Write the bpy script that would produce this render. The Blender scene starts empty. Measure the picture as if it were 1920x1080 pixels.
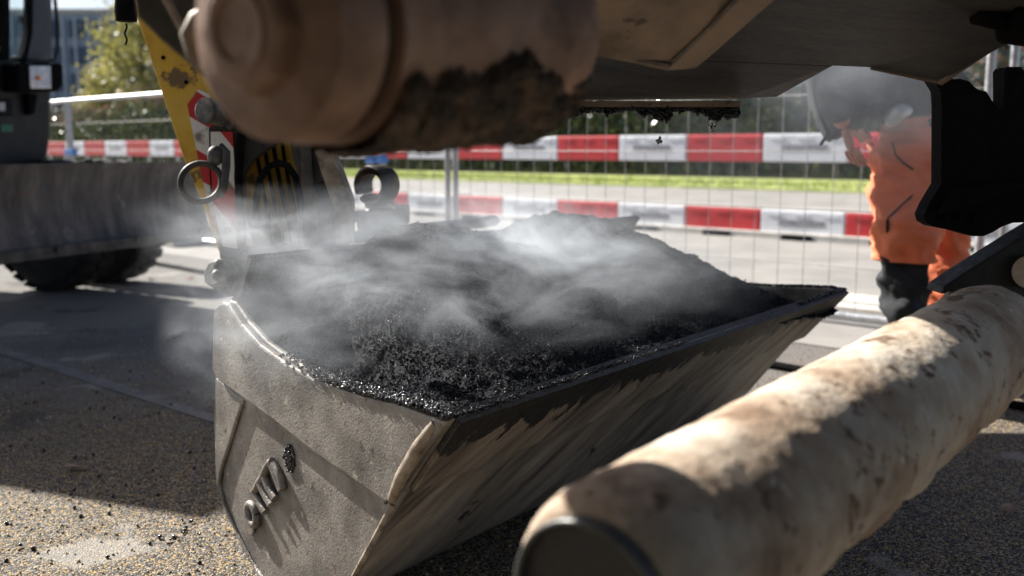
import bpy, math, random
import numpy as np
from mathutils import Vector, Matrix, noise as mnoise
random.seed(7); rng = np.random.default_rng(7)
scene = bpy.context.scene
C = scene.collection
R = math.radians
# ------------------------------------------------------------------ camera
FX = 1866.67
HZ = 260.0                                    # horizon lies this many px above the centre (photo 1920 wide)
pitch = math.atan(HZ / FX)
CAM = np.array([0, 0, .9])
cam_d = bpy.data.cameras.new('camera'); cam = bpy.data.objects.new('camera', cam_d); C.objects.link(cam)
cam.location = CAM; cam.rotation_euler = (math.pi/2 - pitch, 0, 0)
cam_d.lens = 35; cam_d.sensor_width = 36; cam_d.clip_start = .05; cam_d.clip_end = 2000
cam_d.dof.use_dof = True; cam_d.dof.focus_distance = 1.85; cam_d.dof.aperture_fstop = 3.3
scene.camera = cam
scene.render.resolution_x = 1024; scene.render.resolution_y = 576
# ------------------------------------------------------------------ light
SUN_AZ, SUN_EL = R(52), R(37)                 # azimuth to the left of the view direction
world = bpy.data.worlds.new('World'); scene.world = world; world.use_nodes = True
wn = world.node_tree; bg = wn.nodes['Background']
sky = wn.nodes.new('ShaderNodeTexSky'); sky.sky_type = 'NISHITA'; sky.sun_disc = False
sky.sun_elevation = SUN_EL; sky.sun_rotation = -SUN_AZ; sky.dust_density = 1.6; sky.air_density = .75
wn.links.new(sky.outputs[0], bg.inputs[0]); bg.inputs[1].default_value = .05
sl = bpy.data.lights.new('sun', 'SUN'); sl.energy = 5; sl.angle = R(.55); sl.color = (1, .95, .87)
so = bpy.data.objects.new('sun', sl); C.objects.link(so)
sdir = Vector((-math.sin(SUN_AZ)*math.cos(SUN_EL), math.cos(SUN_AZ)*math.cos(SUN_EL), math.sin(SUN_EL)))
so.rotation_euler = sdir.to_track_quat('Z', 'Y').to_euler()
scene.view_settings.view_transform = 'Standard'; scene.view_settings.look = 'None'
scene.view_settings.exposure = 1.35; scene.view_settings.gamma = 1
try:
    cy = scene.cycles; cy.volume_step_rate = 1.0; cy.volume_max_steps = 256; cy.volume_bounces = 1
    cy.max_bounces = 8; cy.transparent_max_bounces = 12
except Exception: pass
# ------------------------------------------------------------------ geometry of the view
_fw = np.array([0, math.cos(pitch), -math.sin(pitch)]); _up = np.array([0, math.sin(pitch), math.cos(pitch)]); _rt = np.array([1., 0, 0])
def ray(px, py): return (px-960)/FX*_rt + (540-py)/FX*_up + _fw
def P(px, py, y): r = ray(px, py); return CAM + r*(y/r[1])                     # point at depth y (metres)
def G(px, py, z=0): r = ray(px, py); return CAM + r*((z-CAM[2])/r[2])          # point on a level plane
def PL(px, py, p, n): r = ray(px, py); p = np.array(p); n = np.array(n); return CAM + r*(np.dot(p-CAM, n)/np.dot(r, n))
def V(*a): return np.array(a, float)
def unit(v): v = np.array(v, float); return v/np.linalg.norm(v)
# ------------------------------------------------------------------ materials
def mat(name, cols, scale=8, detail=8, rough=(.5, .8), metal=0, bump=.2, bscale=60, bdist=.004, spec=.5, stretch=None, rmp=(.35, .65),
        speck=None, coat=0, extra=None):
    m = bpy.data.materials.new(name); m.use_nodes = True; nt = m.node_tree; N = nt.nodes; L = nt.links
    b = N['Principled BSDF']; tc = N.new('ShaderNodeTexCoord'); src = tc.outputs['Object']
    if stretch and stretch[0] == 'axis':
        v_ = Vector(stretch[1]).normalized(); n_ = v_.orthogonal().normalized(); w_ = v_.cross(n_); cb = N.new('ShaderNodeCombineXYZ')
        for k_, (vec, f_) in enumerate(((v_, stretch[2]), (n_, stretch[3]), (w_, stretch[3]))):
            d_ = N.new('ShaderNodeVectorMath'); d_.operation = 'DOT_PRODUCT'; L.new(src, d_.inputs[0]); d_.inputs[1].default_value = tuple(vec*f_); L.new(d_.outputs['Value'], cb.inputs[k_])
        src = cb.outputs[0]
    elif stretch:
        mp = N.new('ShaderNodeMapping'); mp.inputs['Scale'].default_value = stretch[:3]
        if len(stretch) > 3: mp.inputs['Rotation'].default_value = stretch[3]
        L.new(src, mp.inputs[0]); src = mp.outputs[0]
    n1 = N.new('ShaderNodeTexNoise'); n1.inputs['Scale'].default_value = scale; n1.inputs['Detail'].default_value = detail
    n1.inputs['Roughness'].default_value = .62
    L.new(src, n1.inputs[0])
    cr = N.new('ShaderNodeValToRGB'); els = cr.color_ramp.elements
    k = len(cols)
    for i, c in enumerate(cols):
        pos = rmp[0] + (rmp[1]-rmp[0])*i/max(1, k-1)
        if i < 2: els[i].position = pos; els[i].color = (*c, 1)
        else: e = els.new(pos); e.color = (*c, 1)
    if k == 1: els[1].color = (*cols[0], 1)
    L.new(n1.outputs[0], cr.inputs[0]); col = cr.outputs[0]
    if speck:                                   # (colour, scale, threshold)
        for sc_, ss, th in speck:
            n3 = N.new('ShaderNodeTexNoise'); n3.inputs['Scale'].default_value = ss; n3.inputs['Detail'].default_value = 5; n3.inputs['Roughness'].default_value=.7
            L.new(tc.outputs['Object'], n3.inputs[0])
            mr = N.new('ShaderNodeMapRange'); mr.inputs[1].default_value = th; mr.inputs[2].default_value = th+.05
            L.new(n3.outputs[0], mr.inputs[0])
            mx = N.new('ShaderNodeMix'); mx.data_type = 'RGBA'; L.new(mr.outputs[0], mx.inputs[0]); L.new(col, mx.inputs[6]); mx.inputs[7].default_value = (*sc_, 1)
            col = mx.outputs[2]
    if extra: col = extra(nt, tc, col)
    L.new(col, b.inputs['Base Color'])
    n2 = N.new('ShaderNodeTexNoise'); n2.inputs['Scale'].default_value = bscale; n2.inputs['Detail'].default_value = 6; n2.inputs['Roughness'].default_value=.65
    L.new(src, n2.inputs[0])
    mr = N.new('ShaderNodeMapRange'); mr.inputs[1].default_value = .3; mr.inputs[2].default_value = .7
    mr.inputs[3].default_value = rough[0]; mr.inputs[4].default_value = rough[1]
    L.new(n2.outputs[0], mr.inputs[0]); L.new(mr.outputs[0], b.inputs['Roughness'])
    if bump:
        bp = N.new('ShaderNodeBump'); bp.inputs['Strength'].default_value = bump; bp.inputs['Distance'].default_value = bdist
        ad = N.new('ShaderNodeMath'); ad.operation = 'ADD'; L.new(n2.outputs[0], ad.inputs[0]); L.new(n1.outputs[0], ad.inputs[1])
        L.new(ad.outputs[0], bp.inputs['Height']); L.new(bp.outputs[0], b.inputs['Normal'])
    b.inputs['Metallic'].default_value = metal; b.inputs['Specular IOR Level'].default_value = spec
    if coat: b.inputs['Coat Weight'].default_value = coat
    return m
def plain(name, c, rough=.5, metal=0, spec=.5, emit=None, trans=0, alpha=None):
    m = bpy.data.materials.new(name); m.use_nodes = True; b = m.node_tree.nodes['Principled BSDF']
    b.inputs['Base Color'].default_value = (*c, 1); b.inputs['Roughness'].default_value = rough; b.inputs['Metallic'].default_value = metal
    b.inputs['Specular IOR Level'].default_value = spec
    if trans: b.inputs['Transmission Weight'].default_value = trans
    if emit: b.inputs['Emission Color'].default_value = (*emit[0], 1); b.inputs['Emission Strength'].default_value = emit[1]
    return m
def rust_marks(nt, tc, col):
    return col
M = {}
M['bucket'] = mat('dusty_steel', [(.10, .092, .084), (.21, .195, .178), (.36, .335, .30)], scale=7, detail=12, rough=(.3, .6), metal=.25, bump=.6, bscale=190, bdist=.004,
                  rmp=(.33, .66), speck=[((.14, .07, .035), 70, .6), ((.46, .42, .36), 30, .63), ((.07, .06, .055), 11, .62)])
def tar_stain(nt, tc, col):       # asphalt smeared over the lip, with a ragged lower edge
    N, L = nt.nodes, nt.links
    mp = N.new('ShaderNodeMapping'); mp.inputs['Scale'].default_value = (1, 1, .28); L.new(tc.outputs['Object'], mp.inputs[0])
    n = N.new('ShaderNodeTexNoise'); n.inputs['Scale'].default_value = 26; n.inputs['Detail'].default_value = 7; n.inputs['Roughness'].default_value = .6; L.new(mp.outputs[0], n.inputs[0])
    sp = N.new('ShaderNodeSeparateXYZ'); L.new(tc.outputs['Object'], sp.inputs[0])
    ma = N.new('ShaderNodeMath'); ma.operation = 'MULTIPLY_ADD'; L.new(n.outputs[0], ma.inputs[0]); ma.inputs[1].default_value = .17; L.new(sp.outputs[2], ma.inputs[2])
    mr = N.new('ShaderNodeMapRange'); mr.inputs[1].default_value = .505; mr.inputs[2].default_value = .512; L.new(ma.outputs[0], mr.inputs[0])
    n2 = N.new('ShaderNodeTexNoise'); n2.inputs['Scale'].default_value = 300; n2.inputs['Detail'].default_value = 3; L.new(tc.outputs['Object'], n2.inputs[0])
    cr = N.new('ShaderNodeValToRGB'); cr.color_ramp.elements[0].position = .4; cr.color_ramp.elements[0].color = (.006, .006, .007, 1); cr.color_ramp.elements[1].position = .7; cr.color_ramp.elements[1].color = (.09, .088, .085, 1)
    L.new(n2.outputs[0], cr.inputs[0])
    mx = N.new('ShaderNodeMix'); mx.data_type = 'RGBA'; L.new(mr.outputs[0], mx.inputs[0]); L.new(col, mx.inputs[6]); L.new(cr.outputs[0], mx.inputs[7]); return mx.outputs[2]
M['shell'] = mat('scuffed_shell_steel', [(.09, .076, .064), (.28, .235, .19), (.46, .39, .31)], scale=5, detail=12, rough=(.34, .62), metal=.2, bump=.3, bscale=22, bdist=.003, extra=tar_stain,
                 stretch=('axis', (-.82, -.02, -.62), .55, 3.4), rmp=(.32, .68), speck=[((.04, .036, .034), 8, .63)])
M['tar'] = mat('tarry_crust', [(.008, .008, .009), (.03, .03, .032)], scale=90, rough=(.28, .6), bump=1, bscale=260, bdist=.006, spec=.6)
M['asphalt'] = mat('hot_asphalt', [(.004, .005, .008), (.009, .011, .018)], scale=60, rough=(.45, .75), bump=1, bscale=240, bdist=.004, spec=.1)
M['grain'] = mat('asphalt_grain', [(.006, .006, .008), (.014, .014, .018)], scale=60, rough=(.08, .2), bump=.0, spec=.5)
M['matte'] = mat('dull_asphalt_crumb', [(.004, .005, .008), (.011, .013, .02)], scale=60, rough=(.5, .8), bump=0, spec=.06)
M['mudpipe'] = mat('mud_caked_pipe', [(.18, .12, .08), (.38, .29, .215), (.50, .425, .345), (.60, .55, .485)], scale=9, detail=12, rough=(.7, .95), bump=.9, bscale=30, bdist=.006,
                   rmp=(.3, .68), speck=[((.15, .10, .065), 13, .58), ((.10, .065, .04), 34, .62), ((.66, .6, .52), 22, .64)], spec=.2)
M['rustcyl'] = mat('brown_dusty_steel', [(.09, .045, .028), (.24, .14, .095), (.33, .225, .17)], scale=8, detail=12, rough=(.45, .75), bump=.6, bscale=50, bdist=.003,
                   rmp=(.3, .7), speck=[((.06, .035, .025), 24, .68)])
M['mud'] = mat('wet_mud', [(.010, .007, .005), (.04, .025, .015), (.17, .11, .07)], scale=26, rough=(.45, .85), bump=1, bscale=90, bdist=.01, rmp=(.36, .68))
M['pebble'] = mat('mud_pebble', [(.04, .027, .018), (.16, .11, .075), (.3, .23, .17)], scale=40, rough=(.5, .8), bump=.3)
M['black'] = mat('black_rubber', [(.004, .004, .0045), (.008, .008, .0085)], scale=30, rough=(.55, .8), bump=.3, bscale=150, bdist=.002, spec=.04)
M['blackpaint'] = mat('black_paint', [(.006, .006, .007), (.016, .016, .016)], scale=14, rough=(.4, .7), bump=.3, bscale=80, bdist=.002, speck=[((.16, .14, .12), 40, .68)])
M['hopper'] = mat('dark_hopper_steel', [(.022, .021, .022), (.04, .038, .037), (.06, .052, .047)], scale=5, rough=(.4, .65), bump=.3, bscale=60, bdist=.002,
                  stretch=(1, 5, 5, (0, 0, R(30))), speck=[((.16, .1, .06), 22, .66)])
M['beam'] = mat('rusty_beam_steel', [(.08, .055, .04), (.15, .115, .09), (.21, .16, .12)], scale=7, rough=(.5, .8), bump=.5, bscale=70, bdist=.003, speck=[((.04, .03, .025), 20, .63), ((.30, .14, .06), 12, .7)])
M['yellow'] = mat('worn_yellow_paint', [(.38, .22, .02), (.58, .36, .035), (.62, .42, .07)], scale=6, rough=(.3, .55), bump=.25, bscale=60, bdist=.002,
                  speck=[((.14, .09, .04), 7, .6), ((.10, .09, .08), 30, .66)])
M['darksteel'] = mat('dark_arm_steel', [(.02, .02, .022), (.05, .048, .046), (.12, .10, .085)], scale=12, rough=(.4, .7), bump=.5, bscale=70, bdist=.003, speck=[((.3, .25, .2), 30, .66)])
M['greysteel'] = mat('greasy_pin_steel', [(.03, .03, .03), (.10, .097, .092), (.24, .22, .19)], scale=22, rough=(.4, .7), metal=.2, bump=.6, bscale=60, bdist=.004)
M['edge'] = mat('worn_bare_edge', [(.10, .075, .055), (.28, .23, .18), (.4, .34, .28)], scale=22, rough=(.4, .7), metal=.2, bump=.5, bscale=80, bdist=.003)
M['rustring'] = mat('rusty_black_ring', [(.012, .011, .011), (.05, .03, .018), (.22, .10, .03)], scale=13, rough=(.35, .7), bump=.5, bscale=80, bdist=.003, rmp=(.42, .66))
M['blade'] = mat('scratched_blade', [(.05, .045, .045), (.10, .09, .088), (.17, .148, .135)], scale=5, detail=12, rough=(.4, .7), bump=.5, bscale=24, bdist=.004,
                 stretch=(2.2, 2.2, .7), speck=[((.24, .22, .21), 7, .62), ((.15, .08, .04), 11, .63), ((.02, .05, .16), 6, .66)])
M['tyre'] = mat('dusty_tyre', [(.012, .012, .013), (.03, .028, .026)], scale=9, rough=(.7, .9), bump=.4, bscale=60, bdist=.003, spec=.3)
M['cabgrey'] = mat('cab_grey_paint', [(.06, .06, .075), (.08, .08, .095)], scale=4, rough=(.35, .5), bump=.05)
M['glass'] = plain('window_glass', (.75, .85, .85), .02, trans=1)
M['lens'] = mat('lamp_lens', [(.75, .78, .85), (.5, .5, .55), (.9, .8, .7)], scale=18, rough=(.08, .25), metal=.7, bump=.6, bscale=40, bdist=.01)
M['amber'] = plain('amber_reflector', (.9, .35, .08), .15)
M['green'] = plain('green_sticker', (.03, .16, .09), .4)
M['galv'] = mat('galvanised_steel', [(.35, .36, .38), (.55, .56, .58)], scale=30, rough=(.3, .5), metal=.8, bump=.1)
M['wire'] = mat('dull_fence_wire', [(.22, .21, .21), (.34, .33, .33)], scale=30, rough=(.5, .7), metal=.3, bump=0)
M['clipblue'] = plain('blue_clamp', (.06, .2, .55), .4)
M['redp'] = mat('red_barrier_plastic', [(.46, .02, .025), (.56, .035, .04)], scale=3, rough=(.35, .5), bump=.05)
M['whitep'] = mat('white_barrier_plastic', [(.62, .64, .68), (.74, .76, .8)], scale=3, rough=(.35, .5), bump=.05)
M['inkgrey'] = mat('grey_print', [(.16, .16, .18), (.36, .36, .39)], scale=38, rough=(.4, .5), bump=0, rmp=(.42, .58))
M['orange'] = mat('orange_hi_vis_cloth', [(.78, .19, .09), (.88, .27, .14)], scale=6, rough=(.75, .9), bump=.5, bscale=22, bdist=.02, spec=.2)
M['darkcloth'] = mat('dark_work_cloth', [(.012, .013, .016), (.026, .028, .032)], scale=8, rough=(.7, .9), bump=.4, bscale=22, bdist=.015, spec=.25)
M['greyband'] = plain('reflective_grey_band', (.45, .46, .47), .35, .3)
M['skin'] = plain('skin', (.62, .27, .17), .5)
M['hair'] = plain('hair', (.05, .035, .025), .6)
M['leaf'] = mat('glossy_hedge_leaf', [(.02, .035, .02), (.04, .06, .025), (.08, .10, .03)], scale=.7, rough=(.08, .22), bump=0, spec=.9, coat=1)
M['leaf2'] = mat('olive_tree_leaf', [(.16, .16, .04), (.3, .28, .08), (.42, .38, .14)], scale=.35, rough=(.35, .6), bump=0, spec=.5)
M['leafred'] = mat('reddish_hedge_tip', [(.16, .06, .04), (.24, .12, .08)], scale=.7, rough=(.2, .4), bump=0)
M['bark'] = mat('bark', [(.05, .04, .03), (.12, .10, .08)], scale=8, rough=(.8, .95), bump=.6)
M['grass'] = mat('sunlit_grass', [(.24, .30, .07), (.36, .41, .13), (.47, .50, .20)], scale=1.5, rough=(.7, .9), bump=.5, bscale=30, bdist=.03, spec=.2)
M['concrete'] = mat('kerb_concrete', [(.42, .40, .37), (.56, .54, .5)], scale=6, rough=(.75, .9), bump=.3, bscale=60)
M['roadgrey'] = mat('worn_grey_road', [(.20, .195, .185), (.26, .25, .235), (.31, .295, .275)], scale=1.2, rough=(.75, .92), bump=.35, bscale=120, bdist=.004, speck=[((.1, .095, .09), 90, .62), ((.42, .4, .37), 70, .66)], spec=.25)
M['facade'] = mat('pale_blue_facade', [(.30, .36, .43), (.36, .42, .5)], scale=.1, rough=(.3, .5), bump=0)
M['win'] = plain('facade_window', (.05, .08, .13), .15)
M['ring'] = mat('pipe_end_rim', [(.05, .055, .055), (.13, .135, .13)], scale=20, rough=(.2, .4), metal=.3, bump=.2)

def leafy(m, tr=.45):
    nt = m.node_tree; N = nt.nodes; L = nt.links; b = N['Principled BSDF']; out = N['Material Output']
    t = N.new('ShaderNodeBsdfTranslucent'); mx = N.new('ShaderNodeMixShader'); mx.inputs[0].default_value = tr
    L.new(b.inputs['Base Color'].links[0].from_socket, t.inputs[0]); L.new(b.outputs[0], mx.inputs[1]); L.new(t.outputs[0], mx.inputs[2]); L.new(mx.outputs[0], out.inputs[0])
for k_ in ('leaf', 'leaf2', 'leafred'): leafy(M[k_])
def voro_ground(name):
    m = bpy.data.materials.new(name); m.use_nodes = True; nt = m.node_tree; N = nt.nodes; L = nt.links
    b = N['Principled BSDF']; tc = N.new('ShaderNodeTexCoord')
    vo = N.new('ShaderNodeTexVoronoi'); vo.inputs['Scale'].default_value = 270; L.new(tc.outputs['Object'], vo.inputs[0])
    sp = N.new('ShaderNodeSeparateColor'); L.new(vo.outputs['Color'], sp.inputs[0])
    cr = N.new('ShaderNodeValToRGB'); e = cr.color_ramp.elements; e[0].position = 0; e[0].color = (.016, .016, .016, 1); e[1].position = .36; e[1].color = (.08, .073, .066, 1)
    for p_, c_ in ((.56, (.15, .135, .12)), (.7, (.22, .2, .17)), (.8, (.36, .33, .29)), (.86, (.42, .27, .09)), (.95, (.52, .37, .17))):
        q = e.new(p_); q.color = (*c_, 1)
    cr.color_ramp.interpolation = 'CONSTANT'
    L.new(sp.outputs[0], cr.inputs[0])
    # plain asphalt where the loose grit is thin
    no = N.new('ShaderNodeTexNoise'); no.inputs['Scale'].default_value = .9; no.inputs['Detail'].default_value = 5; L.new(tc.outputs['Object'], no.inputs[0])
    gr = N.new('ShaderNodeSeparateXYZ'); L.new(tc.outputs['Object'], gr.inputs[0])
    # grit lies near the digger: fades out away from it
    mr = N.new('ShaderNodeMapRange'); mr.inputs[1].default_value = 5.2; mr.inputs[2].default_value = 2.6; L.new(gr.outputs[1], mr.inputs[0])
    ad = N.new('ShaderNodeMath'); ad.operation = 'ADD'; L.new(mr.outputs[0], ad.inputs[0]); L.new(no.outputs[0], ad.inputs[1])
    n2 = N.new('ShaderNodeTexNoise'); n2.inputs['Scale'].default_value = 6; n2.inputs['Detail'].default_value = 6; L.new(tc.outputs['Object'], n2.inputs[0])
    a2 = N.new('ShaderNodeMath'); a2.operation = 'MULTIPLY_ADD'; a2.inputs[1].default_value = .9; L.new(n2.outputs[0], a2.inputs[0]); L.new(ad.outputs[0], a2.inputs[2])
    m2 = N.new('ShaderNodeMapRange'); m2.inputs[1].default_value = 1.4; m2.inputs[2].default_value = 1.75; L.new(a2.outputs[0], m2.inputs[0])
    n3 = N.new('ShaderNodeTexNoise'); n3.inputs['Scale'].default_value = 130; n3.inputs['Detail'].default_value = 3; L.new(tc.outputs['Object'], n3.inputs[0])
    c3 = N.new('ShaderNodeValToRGB'); c3.color_ramp.elements[0].position = .35; c3.color_ramp.elements[0].color = (.06, .058, .056, 1)
    c3.color_ramp.elements[1].position = .65; c3.color_ramp.elements[1].color = (.26, .25, .23, 1); L.new(n3.outputs[0], c3.inputs[0])
    mx = N.new('ShaderNodeMix'); mx.data_type = 'RGBA'; L.new(m2.outputs[0], mx.inputs[0]); L.new(c3.outputs[0], mx.inputs[6]); L.new(cr.outputs[0], mx.inputs[7])
    prev = mx.outputs[2]
    for sc_, th_, wd_, c_, rep in ((1.7, .60, .03, (.36, .34, .31, 1), .55), (2.6, .62, .05, (.03, .029, .028, 1), .6), (.8, .55, .15, (.05, .046, .042, 1), .45)):
        nn = N.new('ShaderNodeTexNoise'); nn.inputs['Scale'].default_value = sc_; nn.inputs['Detail'].default_value = 6; nn.inputs['Roughness'].default_value = .55; L.new(tc.outputs['Object'], nn.inputs[0])
        mm = N.new('ShaderNodeMapRange'); mm.inputs[1].default_value = th_; mm.inputs[2].default_value = th_+wd_; mm.inputs[4].default_value = rep; L.new(nn.outputs[0], mm.inputs[0])
        m5 = N.new('ShaderNodeMix'); m5.data_type = 'RGBA'; L.new(mm.outputs[0], m5.inputs[0]); L.new(prev, m5.inputs[6]); m5.inputs[7].default_value = c_; prev = m5.outputs[2]
    L.new(prev, b.inputs['Base Color']); b.inputs['Roughness'].default_value = .8; b.inputs['Specular IOR Level'].default_value = .25
    bp = N.new('ShaderNodeBump'); bp.inputs['Strength'].default_value = .8; bp.inputs['Distance'].default_value = .004; bp.invert = True
    L.new(vo.outputs['Distance'], bp.inputs['Height']); L.new(bp.outputs[0], b.inputs['Normal'])
    return m
M['ground'] = voro_ground('gritty_asphalt')

def stripes(name, direction, period, phase):
    m = bpy.data.materials.new(name); m.use_nodes = True; nt = m.node_tree; N = nt.nodes; L = nt.links
    b = N['Principled BSDF']; tc = N.new('ShaderNodeTexCoord')
    vm = N.new('ShaderNodeVectorMath'); vm.operation = 'DOT_PRODUCT'; L.new(tc.outputs['Object'], vm.inputs[0]); vm.inputs[1].default_value = direction
    ma = N.new('ShaderNodeMath'); ma.operation = 'MULTIPLY_ADD'; L.new(vm.outputs['Value'], ma.inputs[0]); ma.inputs[1].default_value = 1/period; ma.inputs[2].default_value = phase
    fr = N.new('ShaderNodeMath'); fr.operation = 'FRACT'; L.new(ma.outputs[0], fr.inputs[0])
    gt = N.new('ShaderNodeMath'); gt.operation = 'GREATER_THAN'; L.new(fr.outputs[0], gt.inputs[0]); gt.inputs[1].default_value = .5
    mx = N.new('ShaderNodeMix'); mx.data_type = 'RGBA'; L.new(gt.outputs[0], mx.inputs[0]); mx.inputs[6].default_value = (.68, .68, .68, 1); mx.inputs[7].default_value = (.45, .015, .02, 1)
    no = N.new('ShaderNodeTexNoise'); no.inputs['Scale'].default_value = 25; no.inputs['Detail'].default_value = 8; L.new(tc.outputs['Object'], no.inputs[0])
    mr = N.new('ShaderNodeMapRange'); mr.inputs[1].default_value = .6; mr.inputs[2].default_value = .7; L.new(no.outputs[0], mr.inputs[0])
    m2 = N.new('ShaderNodeMix'); m2.data_type = 'RGBA'; L.new(mr.outputs[0], m2.inputs[0]); L.new(mx.outputs[2], m2.inputs[6]); m2.inputs[7].default_value = (.2, .18, .16, 1)
    L.new(m2.outputs[2], b.inputs['Base Color']); b.inputs['Roughness'].default_value = .4
    return m
# ------------------------------------------------------------------ mesh helpers
def tag(o, label=None, cat=None, group=None, kind=None):
    if label: o['label'] = label
    if cat: o['category'] = cat
    if group: o['group'] = group
    if kind: o['kind'] = kind
    return o
def empty(name, loc, label, cat, group=None):
    o = bpy.data.objects.new(name, None); o.location = loc; o.empty_display_size = .1; C.objects.link(o)
    return tag(o, label, cat, group)
class MB:
    def __init__(s): s.v = []; s.f = []
    def add(s, vs, fs):
        k = len(s.v); s.v += [tuple(map(float, a)) for a in vs]; s.f += [tuple(k+i for i in f) for f in fs]; return s
    def box(s, c, size, ax=None):
        ax = ax or (V(1, 0, 0), V(0, 1, 0), V(0, 0, 1)); c = np.array(c); h = [size[i]/2*np.array(ax[i]) for i in range(3)]
        vs = [c+a*h[0]+b*h[1]+d*h[2] for a in (-1, 1) for b in (-1, 1) for d in (-1, 1)]
        return s.add(vs, [(0, 1, 3, 2), (4, 6, 7, 5), (0, 4, 5, 1), (2, 3, 7, 6), (0, 2, 6, 4), (1, 5, 7, 3)])
    def prism(s, pts, off):                      # polygon pts (3d) extruded by the vector off
        n = len(pts); off = np.array(off); vs = [np.array(p) for p in pts] + [np.array(p)+off for p in pts]
        fs = [tuple(range(n)), tuple(range(2*n-1, n-1, -1))] + [(i, i+n, (i+1) % n+n, (i+1) % n) for i in range(n)]
        return s.add(vs, fs)
    def tube(s, pts, r, n=12, closed=False, cap=True, fr=None):
        pts = [np.array(p, float) for p in pts]; m = len(pts); rs = r if hasattr(r, '__len__') else [r]*m
        k = len(s.v); prev = None
        for i, p in enumerate(pts):
            if closed: t = pts[(i+1) % m]-pts[i-1]
            else: t = pts[min(i+1, m-1)]-pts[max(i-1, 0)]
            t = unit(t)
            if prev is None:
                a = V(0, 0, 1) if abs(t[2]) < .9 else V(1, 0, 0); prev = unit(np.cross(t, a))
            u = unit(prev-np.dot(prev, t)*t); w = np.cross(t, u); prev = u
            for j in range(n):
                a = 2*math.pi*j/n; s.v.append(tuple(p+rs[i]*(math.cos(a)*u+math.sin(a)*w)))
        for i in range(m if closed else m-1):
            i2 = (i+1) % m
            for j in range(n):
                j2 = (j+1) % n; s.f.append((k+i*n+j, k+i*n+j2, k+i2*n+j2, k+i2*n+j))
        if cap and not closed:
            s.f.append(tuple(k+j for j in range(n-1, -1, -1))); s.f.append(tuple(k+(m-1)*n+j for j in range(n)))
        return s
    def ball(s, c, r, seg=10, sq=(1, 1, 1)):
        k = len(s.v); c = np.array(c)
        for i in range(1, seg):
            th = math.pi*i/seg
            for j in range(seg*2):
                ph = math.pi*j/seg; s.v.append(tuple(c+r*np.array(sq)*V(math.sin(th)*math.cos(ph), math.sin(th)*math.sin(ph), math.cos(th))))
        n = seg*2; top = len(s.v); s.v.append(tuple(c+V(0, 0, r*sq[2]))); bot = len(s.v); s.v.append(tuple(c-V(0, 0, r*sq[2])))
        for i in range(seg-2):
            for j in range(n): s.f.append((k+i*n+j, k+(i+1)*n+j, k+(i+1)*n+(j+1) % n, k+i*n+(j+1) % n))
        for j in range(n): s.f.append((top, k+j, k+(j+1) % n)); s.f.append((bot, k+(seg-2)*n+(j+1) % n, k+(seg-2)*n+j))
        return s
    def build(s, name, m, parent=None, smooth=False, bevel=0, auto=True):
        me = bpy.data.meshes.new(name); v = s.v; org = V(0, 0, 0)
        if parent is not None:
            q = parent; 
            while q is not None: org = org+np.array(q.location); q = q.parent
        v = [tuple(np.array(a)-org) for a in s.v]
        me.from_pydata(v, [], s.f); me.update()
        import bmesh
        bm = bmesh.new(); bm.from_mesh(me); bmesh.ops.recalc_face_normals(bm, faces=bm.faces); bm.to_mesh(me); bm.free()
        o = bpy.data.objects.new(name, me); C.objects.link(o); me.materials.append(m)
        if parent is not None: o.parent = parent
        if smooth:
            for p in me.polygons: p.use_smooth = True
            try: me.set_sharp_from_angle(angle=R(40))
            except Exception: pass
        if bevel:
            md = o.modifiers.new('bevel', 'BEVEL'); md.width = bevel; md.segments = 2; md.limit_method = 'ANGLE'; md.angle_limit = R(40); md.harden_normals = False
        return o
def build_split(mb, name, m, parent=None, **kw):      # every loose piece becomes an object of its own
    par = list(range(len(mb.v)))
    def find(a):
        while par[a] != a: par[a] = par[par[a]]; a = par[a]
        return a
    for f in mb.f:
        for b in f[1:]: par[find(f[0])] = find(b)
    groups = {}
    for f in mb.f: groups.setdefault(find(f[0]), []).append(f)
    out = []
    for fs in groups.values():
        ids = sorted({i for f in fs for i in f}); mp = {a: k for k, a in enumerate(ids)}
        q = MB(); q.v = [mb.v[i] for i in ids]; q.f = [tuple(mp[i] for i in f) for f in fs]; out.append(q.build(name, m, parent, **kw))
    return out
def arr_mesh(name, verts, faces, m, parent=None, smooth=False):   # fast, verts Nx3, faces Mxk
    me = bpy.data.meshes.new(name); v = np.asarray(verts, np.float32); f = np.asarray(faces, np.int32); k = f.shape[1]
    if parent is not None:
        q = parent; org = np.zeros(3)
        while q is not None: org += np.array(q.location); q = q.parent
        v = v-org.astype(np.float32)
    me.vertices.add(len(v)); me.vertices.foreach_set('co', v.ravel())
    me.loops.add(f.size); me.loops.foreach_set('vertex_index', f.ravel())
    me.polygons.add(len(f)); me.polygons.foreach_set('loop_start', np.arange(0, f.size, k, dtype=np.int32)); me.polygons.foreach_set('loop_total', np.full(len(f), k, np.int32))
    me.update(); me.validate(); me.materials.append(m)
    if smooth: me.polygons.foreach_set('use_smooth', np.ones(len(f), bool))
    o = bpy.data.objects.new(name, me); C.objects.link(o)
    if parent is not None: o.parent = parent
    return o
def fbm(p, s, oct=4):
    return mnoise.fractal(Vector((p[0]*s, p[1]*s, p[2]*s)), .8, 2.1, oct)
_t = (1+5**.5)/2
ICO_V = np.array([(-1, _t, 0), (1, _t, 0), (-1, -_t, 0), (1, -_t, 0), (0, -1, _t), (0, 1, _t), (0, -1, -_t), (0, 1, -_t), (_t, 0, -1), (_t, 0, 1), (-_t, 0, -1), (-_t, 0, 1)])/math.sqrt(1+_t*_t)
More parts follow.
